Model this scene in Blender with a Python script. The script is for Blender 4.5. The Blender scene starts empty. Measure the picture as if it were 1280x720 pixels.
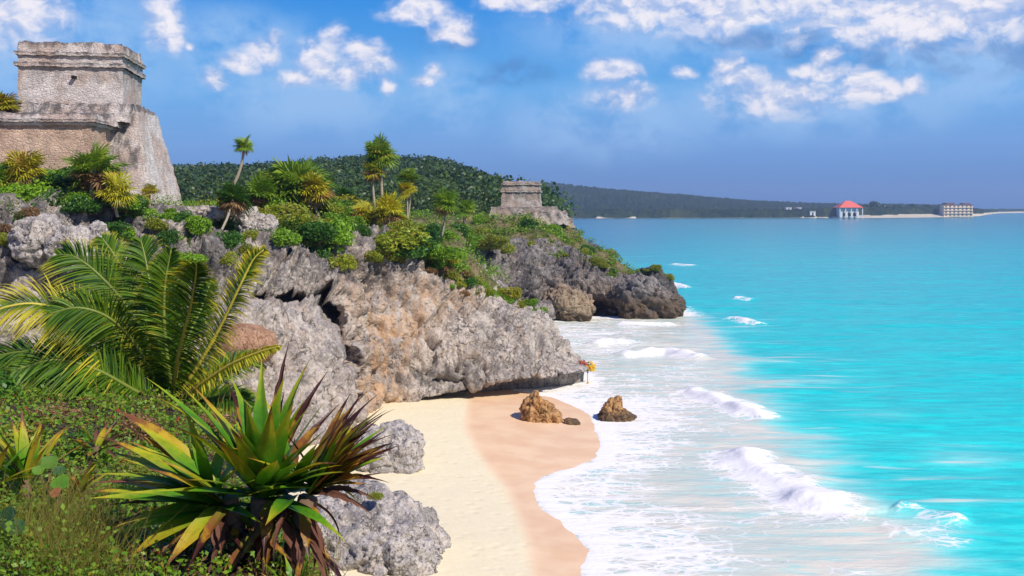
import bpy, bmesh, math, random
import numpy as np
from mathutils import Vector, Matrix

random.seed(7); rng = np.random.default_rng(11)
scene = bpy.context.scene
COL = scene.collection
R = math.radians

# ------------------------------------------------------------------ camera, sky, sun, exposure
FPX = 1256.0; HOR = 260.0; EYE = 12.0
cam = bpy.data.cameras.new('camera'); cam_o = bpy.data.objects.new('camera', cam); COL.objects.link(cam_o)
cam_o.location = (0, 0, EYE); cam_o.rotation_euler = (R(90), 0, 0)
cam.sensor_width = 36.0; cam.lens = FPX / 1280 * 36.0; cam.shift_y = -(360 - HOR) / 1280
cam.clip_start = 0.1; cam.clip_end = 60000
scene.camera = cam_o
SUN = Vector((0.52, -0.52, 0.70)).normalized()
SUN_EL = math.asin(SUN.z); SUN_AZ = math.atan2(SUN.x, SUN.y)
sun = bpy.data.lights.new('sun', 'SUN'); sun_o = bpy.data.objects.new('sun', sun); COL.objects.link(sun_o)
sun.energy = 4.6; sun.angle = R(0.5); sun.color = (1.0, 0.93, 0.83)
sun_o.location = (60, -60, 90); sun_o.rotation_euler = SUN.to_track_quat('Z', 'Y').to_euler()
vs = scene.view_settings
vs.view_transform = 'Standard'; vs.look = 'None'; vs.exposure = 0.2; vs.gamma = 1.0; vs.use_curve_mapping = False
scene.render.engine = 'CYCLES'
scene.cycles.max_bounces = 6; scene.cycles.diffuse_bounces = 3; scene.cycles.glossy_bounces = 2
scene.cycles.transmission_bounces = 4; scene.cycles.transparent_max_bounces = 4; scene.cycles.volume_bounces = 0
scene.cycles.caustics_reflective = False; scene.cycles.caustics_refractive = False
scene.cycles.use_denoising = True

class NT:
    """small node-tree writer"""
    def __init__(s, tree): s.t = tree; s.n = tree.nodes; s.l = tree.links
    def link(s, a, b): s.l.new(a, b)
    def put(s, sock, v):
        if v is None: return
        if hasattr(v, 'is_output'): s.l.new(v, sock)
        elif isinstance(v, (int, float)):
            if sock.type == 'RGBA': sock.default_value = (v, v, v, 1)
            elif sock.type == 'VECTOR': sock.default_value = (v, v, v)
            else: sock.default_value = v
        else:
            v = tuple(v)
            if sock.type == 'RGBA' and len(v) == 3: v = v + (1,)
            sock.default_value = v
    def math(s, op, a, b=None, c=None, clamp=False):
        n = s.n.new('ShaderNodeMath'); n.operation = op; n.use_clamp = clamp
        s.put(n.inputs[0], a); s.put(n.inputs[1], b); s.put(n.inputs[2], c); return n.outputs[0]
    def vmath(s, op, a, b=None):
        n = s.n.new('ShaderNodeVectorMath'); n.operation = op
        s.put(n.inputs[0], a); s.put(n.inputs[1], b)
        return n.outputs['Value'] if op in ('LENGTH', 'DOT_PRODUCT', 'DISTANCE') else n.outputs[0]
    def mix(s, f, a, b, mode='MIX'):
        n = s.n.new('ShaderNodeMix'); n.data_type = 'RGBA'; n.blend_type = mode; n.clamp_factor = True
        s.put(n.inputs[0], f); s.put(n.inputs[6], a); s.put(n.inputs[7], b); return n.outputs[2]
    def noise(s, vec, scale, detail=4, rough=0.55, dist=0.0):
        n = s.n.new('ShaderNodeTexNoise'); n.inputs['Scale'].default_value = scale
        n.inputs['Detail'].default_value = detail; n.inputs['Roughness'].default_value = rough
        n.inputs['Distortion'].default_value = dist
        s.put(n.inputs['Vector'], vec); return n.outputs[0]
    def voro(s, vec, scale, feature='F1', rand=1.0, out='Distance'):
        n = s.n.new('ShaderNodeTexVoronoi'); n.feature = feature; n.inputs['Scale'].default_value = scale
        n.inputs['Randomness'].default_value = rand
        s.put(n.inputs['Vector'], vec); return n.outputs[out]
    def step(s, v, a, b, lo=0.0, hi=1.0):
        n = s.n.new('ShaderNodeMapRange'); n.interpolation_type = 'SMOOTHSTEP'; n.clamp = True
        s.put(n.inputs[0], v); s.put(n.inputs[1], a); s.put(n.inputs[2], b); s.put(n.inputs[3], lo); s.put(n.inputs[4], hi)
        return n.outputs[0]
    def ramp(s, f, stops):
        n = s.n.new('ShaderNodeValToRGB'); e = n.color_ramp.elements
        while len(e) < len(stops): e.new(0.5)
        for k, (p, c) in enumerate(stops): e[k].position = p; e[k].color = tuple(c) + (1,)
        s.put(n.inputs[0], f); return n.outputs[0]
    def attr(s, name):
        n = s.n.new('ShaderNodeAttribute'); n.attribute_name = name; return n.outputs['Fac']
    def pos(s):
        return s.n.new('ShaderNodeTexCoord').outputs['Object']
    def scale(s, v, xyz): return s.vmath('MULTIPLY', v, xyz)
    def rnd(s): return s.n.new('ShaderNodeObjectInfo').outputs['Random']
    def bump(s, h, strength, dist, nrm=None):
        n = s.n.new('ShaderNodeBump'); n.inputs['Strength'].default_value = strength; n.inputs['Distance'].default_value = dist
        s.put(n.inputs['Height'], h); s.put(n.inputs['Normal'], nrm); return n.outputs[0]

def srgb(r, g, b):
    f = lambda c: (c / 255 / 12.92) if c / 255 <= 0.04045 else ((c / 255 + 0.055) / 1.055) ** 2.4
    return (f(r), f(g), f(b))

def make_world():
    w = bpy.data.worlds.new('World'); scene.world = w; w.use_nodes = True
    N = NT(w.node_tree); N.n.clear()
    out = N.n.new('ShaderNodeOutputWorld'); bg = N.n.new('ShaderNodeBackground'); bg.inputs['Strength'].default_value = 0.1
    N.link(bg.outputs[0], out.inputs[0])
    sky = N.n.new('ShaderNodeTexSky'); sky.sky_type = 'NISHITA'; sky.sun_disc = False
    sky.sun_elevation = SUN_EL; sky.sun_rotation = SUN_AZ
    sky.air_density = 1.0; sky.dust_density = 0.6; sky.ozone_density = 3.0
    d = N.vmath('NORMALIZE', N.n.new('ShaderNodeTexCoord').outputs['Generated'])
    sep = N.n.new('ShaderNodeSeparateXYZ'); N.put(sep.inputs[0], d)
    az = N.math('ARCTAN2', sep.outputs[0], sep.outputs[1]); el = N.math('ARCSINE', sep.outputs[2])
    cmb = N.n.new('ShaderNodeCombineXYZ'); N.put(cmb.inputs[0], az); N.put(cmb.inputs[1], el)
    c = cmb.outputs[0]
    # deep blue of a clear tropical sky above a darker, dusty blue band low over the sea
    e01 = N.math('DIVIDE', el, 0.6, clamp=True)
    k = 10.0
    def sc(r, g, b):
        q = srgb(r, g, b); return q
    grad = N.ramp(e01, [(0.0, sc(56, 112, 184)), (0.035, sc(78, 132, 202)), (0.10, sc(106, 158, 224)), (0.19, sc(90, 168, 234)),
                        (0.34, sc(28, 138, 226)), (1.0, sc(18, 80, 186))])
    gradk = N.vmath('SCALE', grad); gradk.node.inputs['Scale'].default_value = k * 0.92
    base = N.mix(0.92, sky.outputs[0], gradk)
    clouds = [(300, 76, 24, 12), (326, 60, 22, 18), (342, 46, 12, 10), (398, 74, 26, 26), (418, 46, 15, 18), (448, 58, 24, 14), (462, 82, 30, 20), (432, 96, 30, 12), (372, 96, 22, 10), (266, 98, 14, 14), (205, 26, 22, 26), (218, 48, 12, 18), (236, 58, 7, 6), (520, 12, 40, 16), (566, 34, 26, 20), (484, 104, 10, 10),
              (530, 98, 18, 8), (545, 86, 12, 10), (880, 2, 170, 34), (930, 24, 90, 12), (1160, 6, 170, 44), (1150, 12, 70, 20), (1090, 40, 60, 16), (1200, 28, 110, 24), (1010, 34, 50, 8), (908, 84, 20, 14), (925, 100, 30, 14), (1000, 88, 16, 7), (1034, 74, 14, 16), (1040, 92, 30, 10), (1078, 98, 22, 14), (1100, 112, 40, 14), (1134, 104, 14, 10), (955, 118, 34, 10),
              (975, 118, 80, 24), (855, 90, 14, 8), (775, 122, 36, 18), (765, 90, 30, 15), (660, 2, 60, 12), (20, 10, 50, 40)]
    veils = [(380, 115, 190, 62), (300, 60, 120, 60), (60, 50, 200, 110), (1010, 130, 260, 50), (1180, 90, 200, 60), (560, 120, 70, 60), (760, 150, 160, 60), (900, 40, 300, 50)]
    more = [(-0.9, 0.25, 0.2, 0.07), (-1.5, 0.3, 0.25, 0.09), (0.85, 0.2, 0.22, 0.06), (1.5, 0.28, 0.3, 0.1), (2.4, 0.2, 0.3, 0.08), (-2.5, 0.25, 0.3, 0.08), (0.1, 0.5, 0.3, 0.1)]
    def field(vec, lst, grow=1.0):
        m = None
        for (u, v, ru, rv) in lst:
            if abs(u) < 4: a0, e0, ra, re = u, v, ru, rv
            else: a0 = math.atan((u - 640) / FPX); e0 = math.atan((HOR - v) / FPX * math.cos(a0)); ra = ru * grow / FPX; re = rv * grow / FPX
            q = N.vmath('LENGTH', N.vmath('MULTIPLY', N.vmath('SUBTRACT', vec, (a0, e0, 0)), (1 / ra, 1 / re, 1)))
            m = q if m is None else N.math('MINIMUM', m, q)
        return N.math('SUBTRACT', 1.28, m)
    warp = N.n.new('ShaderNodeTexNoise'); warp.inputs['Scale'].default_value = 22; warp.inputs['Detail'].default_value = 3
    N.put(warp.inputs['Vector'], c)
    cw = N.vmath('ADD', c, N.vmath('MULTIPLY', N.vmath('SUBTRACT', warp.outputs['Color'], (0.5, 0.5, 0.5)), (0.028, 0.02, 0)))
    fm = field(cw, clouds + more, 1.3)
    stretch = N.vmath('MULTIPLY', cw, (1.0, 1.35, 1.0))
    n1 = N.noise(stretch, 25, 8, 0.57)
    n2 = N.noise(N.vmath('ADD', stretch, (0.004, 0.010, 0)), 25, 6, 0.6)
    s1 = N.math('ADD', fm, N.math('MULTIPLY', N.math('SUBTRACT', n1, 0.5), 1.9))
    dens = N.math('MULTIPLY', N.step(s1, 0.05, 1.0), N.step(fm, 0.0, 0.4))
    lit = N.step(N.math('SUBTRACT', n1, n2), -0.12, 0.10)
    thick = N.step(s1, 0.3, 1.2)
    bright = N.math('ADD', N.math('MULTIPLY', lit, 0.62), N.math('MULTIPLY', thick, 0.38))
    ccol = N.mix(bright, tuple(x * k for x in srgb(132, 166, 218)), tuple(x * k for x in srgb(248, 240, 240)))
    vm = field(cw, veils)
    vd = N.math('MULTIPLY', N.math('MULTIPLY', N.step(vm, 0.1, 1.0), N.step(N.noise(stretch, 13, 7, 0.62), 0.32, 0.58)), 0.85)
    vcol = tuple(x * k for x in srgb(150, 188, 232))
    col = N.mix(vd, base, vcol)
    # darker slate undersides drifting beneath the upper bank of cloud
    dm = field(cw, [(1150, 66, 170, 18), (960, 52, 120, 14), (560, 48, 46, 18), (640, 90, 60, 20), (1240, 70, 80, 26), (1010, 66, 60, 10)])
    dd = N.math('MULTIPLY', N.math('MULTIPLY', N.step(dm, 0.1, 0.9), N.step(N.noise(stretch, 24, 6, 0.6), 0.36, 0.58)), 0.5)
    col = N.mix(dd, col, tuple(x * k for x in srgb(78, 118, 178)))
    col = N.mix(N.math('MULTIPLY', dens, 0.88), col, ccol)
    N.put(bg.inputs['Color'], col)
make_world()

# ------------------------------------------------------------------ helpers
def W(u, v, Y): return np.array([(u - 640) / FPX * Y, Y, EYE - (v - HOR) / FPX * Y])
def G(u, v, z=0.0):
    Y = (EYE - z) * FPX / (v - HOR); return np.array([(u - 640) / FPX * Y, Y])

_perm = rng.permutation(256); _perm = np.concatenate([_perm, _perm, _perm])
_g = rng.normal(size=(256, 3)); _g /= np.linalg.norm(_g, axis=1)[:, None]
def perlin(p):
    p = np.asarray(p, float); sh = p.shape[:-1]; p = p.reshape(-1, 3)
    i = np.floor(p).astype(np.int64); f = p - i; i &= 255
    u = f * f * f * (f * (f * 6 - 15) + 10)
    res = 0
    for dx in (0, 1):
        wx = u[:, 0] if dx else 1 - u[:, 0]
        for dy in (0, 1):
            wy = u[:, 1] if dy else 1 - u[:, 1]
            for dz in (0, 1):
                wz = u[:, 2] if dz else 1 - u[:, 2]
                h = _perm[_perm[_perm[(i[:, 0] + dx) & 255] + ((i[:, 1] + dy) & 255)] + ((i[:, 2] + dz) & 255)]
                res = res + wx * wy * wz * (_g[h] * (f - np.array([dx, dy, dz]))).sum(1)
    return (res * 1.6).reshape(sh)
def fbm(p, octv=4, gain=0.5, lac=2.03):
    p = np.asarray(p, float); a = 1.0; s = 0; t = 0
    for k in range(octv): s = s + a * perlin(p + 17.3 * k); t += a; a *= gain; p = p * lac
    return s / t
def ridged(p, octv=4, gain=0.55, lac=2.1):
    p = np.asarray(p, float); a = 1.0; s = 0; t = 0
    for k in range(octv): s = s + a * (1 - np.abs(perlin(p + 9.7 * k)) * 2); t += a; a *= gain; p = p * lac
    return s / t
def sstep(x, a, b):
    t = np.clip((np.asarray(x, float) - a) / (b - a), 0, 1); return t * t * (3 - 2 * t)

def worley(p):
    """cell value of the nearest feature point and gap to the second nearest"""
    sh = p.shape[:-1]; p = p.reshape(-1, 3); i = np.floor(p).astype(np.int64); f1 = np.full(len(p), 9.0); f2 = f1.copy(); val = np.zeros(len(p))
    for dx in (-1, 0, 1):
        for dy in (-1, 0, 1):
            for dz in (-1, 0, 1):
                c = i + [dx, dy, dz]; m = c & 255; h = _perm[_perm[_perm[m[:, 0]] + m[:, 1]] + m[:, 2]]
                o = np.stack([h / 255.0, _perm[h + 37] / 255.0, _perm[h + 91] / 255.0], 1); d = np.linalg.norm(c + o - p, axis=1); k = d < f1
                f2 = np.where(k, f1, np.minimum(f2, d)); val = np.where(k, _perm[h + 151] / 255.0, val); f1 = np.where(k, d, f1)
    return val.reshape(sh), (f2 - f1).reshape(sh)

def mesh_obj(name, verts, faces, mat, attrs=None, smooth=True, parent=None, link=True):
    me = bpy.data.meshes.new(name); verts = np.asarray(verts, np.float32)
    me.vertices.add(len(verts)); me.vertices.foreach_set('co', verts.ravel())
    if isinstance(faces, np.ndarray):
        k = faces.shape[1]; n = len(faces)
        me.loops.add(n * k); me.loops.foreach_set('vertex_index', faces.astype(np.int32).ravel())
        me.polygons.add(n); me.polygons.foreach_set('loop_start', np.arange(n, dtype=np.int32) * k)
        me.polygons.foreach_set('loop_total', np.full(n, k, np.int32))
    else:
        flat = [i for f in faces for i in f]; tot = np.array([len(f) for f in faces], np.int32)
        me.loops.add(len(flat)); me.loops.foreach_set('vertex_index', np.array(flat, np.int32))
        me.polygons.add(len(faces)); me.polygons.foreach_set('loop_start', np.concatenate([[0], np.cumsum(tot)[:-1]]).astype(np.int32))
        me.polygons.foreach_set('loop_total', tot)
    for k, a in (attrs or {}).items():
        at = me.attributes.new(k, 'FLOAT', 'POINT'); at.data.foreach_set('value', np.asarray(a, np.float32).ravel())
    me.update(calc_edges=True)
    me.polygons.foreach_set('use_smooth', np.full(len(me.polygons), bool(smooth)))
    if mat: me.materials.append(mat)
    o = bpy.data.objects.new(name, me)
    if link: COL.objects.link(o)
    if parent is not None: o.parent = parent
    return o
def tag(o, label=None, cat=None, group=None, kind=None):
    if label: o['label'] = label
    if cat: o['category'] = cat
    if group: o['group'] = group
    if kind: o['kind'] = kind
    return o
def thing(name, label, cat, loc=(0, 0, 0), rz=0.0, group=None):
    o = bpy.data.objects.new(name, None); COL.objects.link(o); o.location = loc; o.rotation_euler = (0, 0, rz)
    o.empty_display_size = 0.3
    return tag(o, label, cat, group)
def copy_tree(o, parent=None):
    c = o.copy(); COL.objects.link(c); c.parent = parent
    for ch in o.children: copy_tree(ch, c)
    return c
def grid_faces(n, m, flip=False):
    i = np.arange(n * m).reshape(n, m)
    f = np.stack([i[:-1, :-1], i[1:, :-1], i[1:, 1:], i[:-1, 1:]], -1).reshape(-1, 4)
    return f[:, ::-1].copy() if flip else f
def grid_normals(P):
    a = np.gradient(P, axis=0); b = np.gradient(P, axis=1); n = np.cross(a, b)
    return n / (np.linalg.norm(n, axis=-1, keepdims=True) + 1e-9)
def catmull(C, per):
    """resample a list of control points (axis 0) with per[k] steps in span k"""
    C = np.asarray(C, float); E = np.concatenate([2 * C[:1] - C[1:2], C, 2 * C[-1:] - C[-2:-1]])
    out = []
    for k in range(len(C) - 1):
        p0, p1, p2, p3 = E[k], E[k + 1], E[k + 2], E[k + 3]
        for q in range(per[k]):
            t = q / per[k]
            out.append(0.5 * (2 * p1 + (p2 - p0) * t + (2 * p0 - 5 * p1 + 4 * p2 - p3) * t * t + (3 * p1 - p0 - 3 * p2 + p3) * t ** 3))
    out.append(C[-1]); return np.array(out)
def polydist(pts, line):
    """distance to a polyline, arc position 0..1, and side (+ left of its direction)"""
    pts = np.asarray(pts, float); best = np.full(len(pts), 1e9); arc = np.zeros(len(pts)); side = np.ones(len(pts))
    L = np.asarray(line, float); seg = np.linalg.norm(np.diff(L, axis=0), axis=1); cum = np.concatenate([[0], np.cumsum(seg)])
    for k in range(len(L) - 1):
        a, b = L[k], L[k + 1]; d = b - a; t = np.clip(((pts - a) @ d) / (d @ d + 1e-12), 0, 1)
        q = a + t[:, None] * d; r = pts - q; ds = np.hypot(r[:, 0], r[:, 1]); m = ds < best
        best[m] = ds[m]; arc[m] = ((cum[k] + t * seg[k]) / cum[-1])[m]; side[m] = np.sign(d[0] * r[:, 1] - d[1] * r[:, 0])[m]
    return best, arc, side
def inside(pts, poly):
    pts = np.asarray(pts, float); x, y = pts[:, 0], pts[:, 1]; c = np.zeros(len(pts), bool); P = np.asarray(poly, float)
    for k in range(len(P)):
        (x1, y1), (x2, y2) = P[k], P[(k + 1) % len(P)]
        if y1 == y2: continue
        m = ((y1 > y) != (y2 > y)) & (x < (x2 - x1) * (y - y1) / (y2 - y1) + x1); c ^= m
    return c
class MB:
    """mesh collector for small built pieces"""
    def __init__(s): s.v = []; s.f = []
    def box(s, x0, x1, y0, y1, z0, z1):
        b = len(s.v)
        s.v += [(x0, y0, z0), (x1, y0, z0), (x1, y1, z0), (x0, y1, z0), (x0, y0, z1), (x1, y0, z1), (x1, y1, z1), (x0, y1, z1)]
        s.f += [tuple(b + i for i in q) for q in ((0, 3, 2, 1), (4, 5, 6, 7), (0, 1, 5, 4), (1, 2, 6, 5), (2, 3, 7, 6), (3, 0, 4, 7))]
    def tube(s, pts, rad, n=8):
        pts = [Vector(p) for p in pts]; b = len(s.v)
        for i, p in enumerate(pts):
            t = (pts[min(i + 1, len(pts) - 1)] - pts[max(i - 1, 0)]).normalized()
            x = t.cross(Vector((0.13, 1, 0.21))).normalized(); y = t.cross(x)
            r = float(rad[i] if hasattr(rad, '__len__') else rad)
            for k in range(n): s.v.append(tuple(p + r * (math.cos(2 * math.pi * k / n) * x + math.sin(2 * math.pi * k / n) * y)))
        for i in range(len(pts) - 1):
            for k in range(n): s.f.append((b + i * n + k, b + i * n + (k + 1) % n, b + (i + 1) * n + (k + 1) % n, b + (i + 1) * n + k))
        s.f.append(tuple(b + k for k in range(n))[::-1]); e = b + (len(pts) - 1) * n; s.f.append(tuple(e + k for k in range(n)))
    def face(s, pts): b = len(s.v); s.v += [tuple(p) for p in pts]; s.f.append(tuple(range(b, b + len(pts))))
    def build(s, name, mat, parent=None, smooth=False): return mesh_obj(name, np.array(s.v, float), s.f, mat, None, smooth, parent)

# ------------------------------------------------------------------ materials
def new_mat(name):
    m = bpy.data.materials.new(name); m.use_nodes = True; N = NT(m.node_tree)
    b = N.n['Principled BSDF']; return m, N, b
def _noisecol(N, p, s):
    n = N.n.new('ShaderNodeTexNoise'); n.inputs['Scale'].default_value = s; n.inputs['Detail'].default_value = 3; N.put(n.inputs['Vector'], p); return n.outputs['Color']
def rock_material(name, pale=(0.60, 0.52, 0.44), grey=(0.30, 0.262, 0.235), dark=(0.06, 0.052, 0.048), stain=(0.46, 0.25, 0.12), sc=1.0, warm=0.35, darkness=0.38):
    m, N, b = new_mat(name); p = N.pos()
    big = N.noise(p, 0.35 * sc, 4, 0.6); mid = N.noise(p, 1.5 * sc, 6, 0.65, 0.4)
    streak = N.noise(N.scale(p, (2.2 * sc, 2.2 * sc, 0.6 * sc)), 1.0, 8, 0.72, 0.25)
    fine = N.noise(p, 7 * sc, 8, 0.7); pit = N.voro(N.vmath('ADD', p, N.vmath('SCALE', N.n.new('ShaderNodeTexNoise').outputs['Color'])), 3.4 * sc)
    col = N.mix(N.step(N.math('ADD', N.math('MULTIPLY', big, 0.5), N.math('MULTIPLY', mid, 0.5)), 0.42, 0.6), grey, pale)
    col = N.mix(N.math('MULTIPLY', N.step(N.noise(p, 0.8 * sc, 5, 0.6, 0.5), 0.52, 0.68), warm), col, (0.56, 0.38, 0.26))
    col = N.mix(N.math('MULTIPLY', N.math('MULTIPLY', N.step(streak, 0.52, 0.62), N.step(N.noise(p, 0.22 * sc, 3, 0.5), 0.38, 0.6, 0.25, 1.0)), darkness + 0.3), col, dark)
    col = N.mix(N.math('MULTIPLY', N.math('MULTIPLY', N.step(fine, 0.53, 0.62), N.step(big, 0.35, 0.6, 0.35, 1.0)), darkness), col, dark)
    col = N.mix(N.math('MULTIPLY', N.step(fine, 0.48, 0.40), 0.6), col, tuple(min(1, c * 1.2) for c in pale))
    st = N.math('MULTIPLY', N.attr('stain'), N.step(N.noise(N.scale(p, (1.5, 1.5, 0.22)), 1.0, 6, 0.65, 0.5), 0.37, 0.60))
    col = N.mix(st, col, N.mix(mid, stain, (0.66, 0.47, 0.30)))
    wq = N.vmath('ADD', N.scale(p, (0.55 * sc, 0.55 * sc, 0.34 * sc)), N.vmath('SCALE', _noisecol(N, p, 0.9 * sc))); ck = N.voro(wq, 1.0, 'DISTANCE_TO_EDGE')
    col = N.mix(N.math('MULTIPLY', N.step(ck, 0.035, 0.0), N.step(N.noise(p, 0.5 * sc, 3, 0.5), 0.42, 0.6, 0, 0.8)), col, dark)
    pt = N.attr('patina_shade'); col = N.mix(N.math('MULTIPLY', N.step(N.math('ADD', pt, N.math('MULTIPLY', N.math('SUBTRACT', N.noise(N.scale(p, (1.3, 1.3, 1.1)), 1.0, 8, 0.72, 0.2), 0.5), 2.2)), 0.45, 0.85), 0.72), col, (0.085, 0.08, 0.078))
    wet = N.attr('wet')
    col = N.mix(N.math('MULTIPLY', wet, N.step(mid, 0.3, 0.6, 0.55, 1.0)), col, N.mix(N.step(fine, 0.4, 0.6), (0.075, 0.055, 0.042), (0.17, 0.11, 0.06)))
    N.put(b.inputs['Base Color'], col); b.inputs['Roughness'].default_value = 0.9; b.inputs['Specular IOR Level'].default_value = 0.2
    h = N.math('MULTIPLY', N.step(N.noise(p, 3.2 * sc, 8, 0.75), 0.30, 0.62), 1.0); h = N.math('ADD', N.math('MULTIPLY', fine, 0.35), N.math('ADD', N.math('MULTIPLY', mid, 0.9), N.math('MULTIPLY', streak, 0.12)))
    h = N.math('ADD', h, N.math('MULTIPLY', N.step(N.voro(p, 2.3 * sc), 0.0, 0.35), 0.35))
    N.put(b.inputs['Normal'], N.bump(h, 1.0, 0.36 / sc))
    return m
M = {}
M['cliff'] = rock_material('limestone_cliff')
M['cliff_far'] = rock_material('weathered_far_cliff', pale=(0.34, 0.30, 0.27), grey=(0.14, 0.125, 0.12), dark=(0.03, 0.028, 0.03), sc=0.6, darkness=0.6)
M['boulder'] = rock_material('pitted_grey_boulder', pale=(0.58, 0.52, 0.46), grey=(0.29, 0.262, 0.24), sc=2.0, warm=0.2, darkness=0.6)
M['orange_rock'] = rock_material('orange_brown_rock', pale=(0.58, 0.33, 0.13), grey=(0.36, 0.18, 0.07), dark=(0.06, 0.035, 0.02), sc=1.6, warm=0.4, darkness=0.5)
M['brown_rock'] = rock_material('rusty_brown_rock', pale=(0.46, 0.27, 0.16), grey=(0.33, 0.17, 0.10), dark=(0.09, 0.05, 0.03), sc=2.0, warm=0.2, darkness=0.3)

def masonry(name, light, mid_c, dark, sc=1.0, blk=4.2, weather=0.5):
    m, N, b = new_mat(name); p = N.pos()
    q = N.vmath('ADD', p, N.vmath('MULTIPLY', N.vmath('SUBTRACT', _noisecol(N, p, 2.0 * sc), (0.5, 0.5, 0.5)), (0.25 / sc, 0.25 / sc, 0.16 / sc)))
    st = N.scale(q, (1.0, 1.0, 1.9))
    edge = N.voro(st, blk * sc, 'DISTANCE_TO_EDGE', 0.85); cell = N.voro(st, blk * sc, 'F1', 0.85, 'Color')
    sx = N.n.new('ShaderNodeSeparateXYZ'); N.put(sx.inputs[0], cell)
    col = N.mix(sx.outputs[0], light, mid_c)
    col = N.mix(N.step(N.noise(p, 0.55 * sc, 5, 0.6), 0.42, 0.62), col, N.mix(0.5, mid_c, (0.50, 0.33, 0.23)))
    col = N.mix(N.step(edge, 0.05, 0.0, 0.0, 0.12), col, dark)
    wz = N.attr('weather')
    stain = N.step(N.math('ADD', N.noise(N.scale(p, (1.0, 1.0, 0.55)), 1.1 * sc, 7, 0.7, 0.6), N.math('MULTIPLY', wz, 0.20)), 0.56, 0.74)
    col = N.mix(N.math('MULTIPLY', stain, weather + 0.2), col, dark)
    fine = N.noise(p, 9 * sc, 6, 0.7)
    col = N.mix(N.step(fine, 0.54, 0.7, 0, 0.28), col, dark)
    N.put(b.inputs['Base Color'], col); b.inputs['Roughness'].default_value = 0.92; b.inputs['Specular IOR Level'].default_value = 0.15
    h = N.math('ADD', N.math('MULTIPLY', N.step(edge, 0.0, 0.14), 0.32), N.math('MULTIPLY', fine, 0.9)); h = N.math('ADD', h, N.math('MULTIPLY', sx.outputs[1], 0.5))
    N.put(b.inputs['Normal'], N.bump(h, 0.8, 0.11 / sc)); return m
M['masonry'] = masonry('weathered_masonry', (0.70, 0.635, 0.58), (0.55, 0.495, 0.455), (0.17, 0.155, 0.15), weather=0.3)
M['masonry_warm'] = masonry('pinkish_masonry', (0.74, 0.54, 0.40), (0.62, 0.43, 0.31), (0.24, 0.18, 0.14), weather=0.15)
M['masonry_pale'] = masonry('pale_rubble_masonry', (0.72, 0.66, 0.60), (0.60, 0.54, 0.49), (0.22, 0.2, 0.18), weather=0.2)
M['masonry_dark'] = masonry('blackened_masonry', (0.68, 0.60, 0.54), (0.52, 0.465, 0.43), (0.10, 0.092, 0.09), weather=0.65)
M['masonry_far'] = masonry('far_temple_masonry', (0.62, 0.53, 0.45), (0.44, 0.37, 0.31), (0.14, 0.12, 0.11), sc=0.75, weather=0.45)

def leaf_material(name, c1, c2, c3=None, tr=0.3, rough=0.45, spec=0.35, objvar=0.35, use_t=None):
    m, N, b = new_mat(name); r = N.attr('rnd')
    col = N.mix(r, c1, c2)
    if c3: col = N.mix(N.step(r, 0.88, 0.97), col, c3)
    col = N.mix(N.math('MULTIPLY', N.rnd(), objvar), col, tuple(0.6 * a + 0.4 * q for a, q in zip(c1, c2)))
    hs = N.n.new('ShaderNodeHueSaturation'); N.put(hs.inputs['Color'], col)
    N.put(hs.inputs['Value'], N.math('ADD', 0.8, N.math('MULTIPLY', N.rnd(), 0.4)))
    col = hs.outputs[0]
    if use_t: col = N.mix(N.step(N.math('ADD', N.attr('t'), N.math('MULTIPLY', N.math('SUBTRACT', N.rnd(), 0.5), 0.5)), 0.62, 0.98), col, use_t)
    N.put(b.inputs['Base Color'], col); b.inputs['Roughness'].default_value = rough; b.inputs['Specular IOR Level'].default_value = spec
    t = N.n.new('ShaderNodeBsdfTranslucent'); N.put(t.inputs[0], N.mix(1.0, col, (1.15, 1.2, 0.55), 'MULTIPLY'))
    mx = N.n.new('ShaderNodeMixShader'); mx.inputs[0].default_value = tr
    N.link(b.outputs[0], mx.inputs[1]); N.link(t.outputs[0], mx.inputs[2]); N.link(mx.outputs[0], N.n['Material Output'].inputs[0])
    return m
M['leaf_green'] = leaf_material('bright_shrub_leaves', (0.11, 0.25, 0.012), (0.26, 0.42, 0.022))
M['leaf_dark'] = leaf_material('dark_shrub_leaves', (0.03, 0.10, 0.014), (0.085, 0.21, 0.02))
M['leaf_olive'] = leaf_material('olive_shrub_leaves', (0.19, 0.25, 0.018), (0.36, 0.38, 0.03), (0.36, 0.20, 0.05))
M['leaf_yellow'] = leaf_material('yellowing_leaves', (0.26, 0.27, 0.02), (0.48, 0.40, 0.03))
M['leaf_dry'] = leaf_material('dry_brown_leaves', (0.17, 0.09, 0.04), (0.36, 0.22, 0.11), objvar=0.2)
M['fan_green'] = leaf_material('fan_palm_leaves', (0.10, 0.21, 0.015), (0.27, 0.37, 0.03), (0.46, 0.42, 0.05))
M['fan_yellow'] = leaf_material('yellow_fan_leaves', (0.38, 0.38, 0.02), (0.62, 0.52, 0.03), (0.40, 0.20, 0.04))  # yellow is the leaves' own colour
M['fan_dark'] = leaf_material('deep_green_fan_leaves', (0.03, 0.09, 0.012), (0.09, 0.19, 0.02))
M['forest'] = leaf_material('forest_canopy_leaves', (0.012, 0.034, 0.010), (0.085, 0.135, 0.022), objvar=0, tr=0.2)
def plain(name, c, rough=0.8, var=0.25, sc=6.0, spec=0.2):
    m, N, b = new_mat(name); p = N.pos(); n = N.noise(p, sc, 5, 0.65)
    N.put(b.inputs['Base Color'], N.mix(n, tuple(x * (1 - var) for x in c), tuple(min(1, x * (1 + var)) for x in c)))
    b.inputs['Roughness'].default_value = rough; b.inputs['Specular IOR Level'].default_value = spec
    N.put(b.inputs['Normal'], N.bump(n, 0.4, 0.02)); return m
M['trunk'] = plain('palm_trunk', (0.34, 0.28, 0.20), var=0.4, sc=14)
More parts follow.
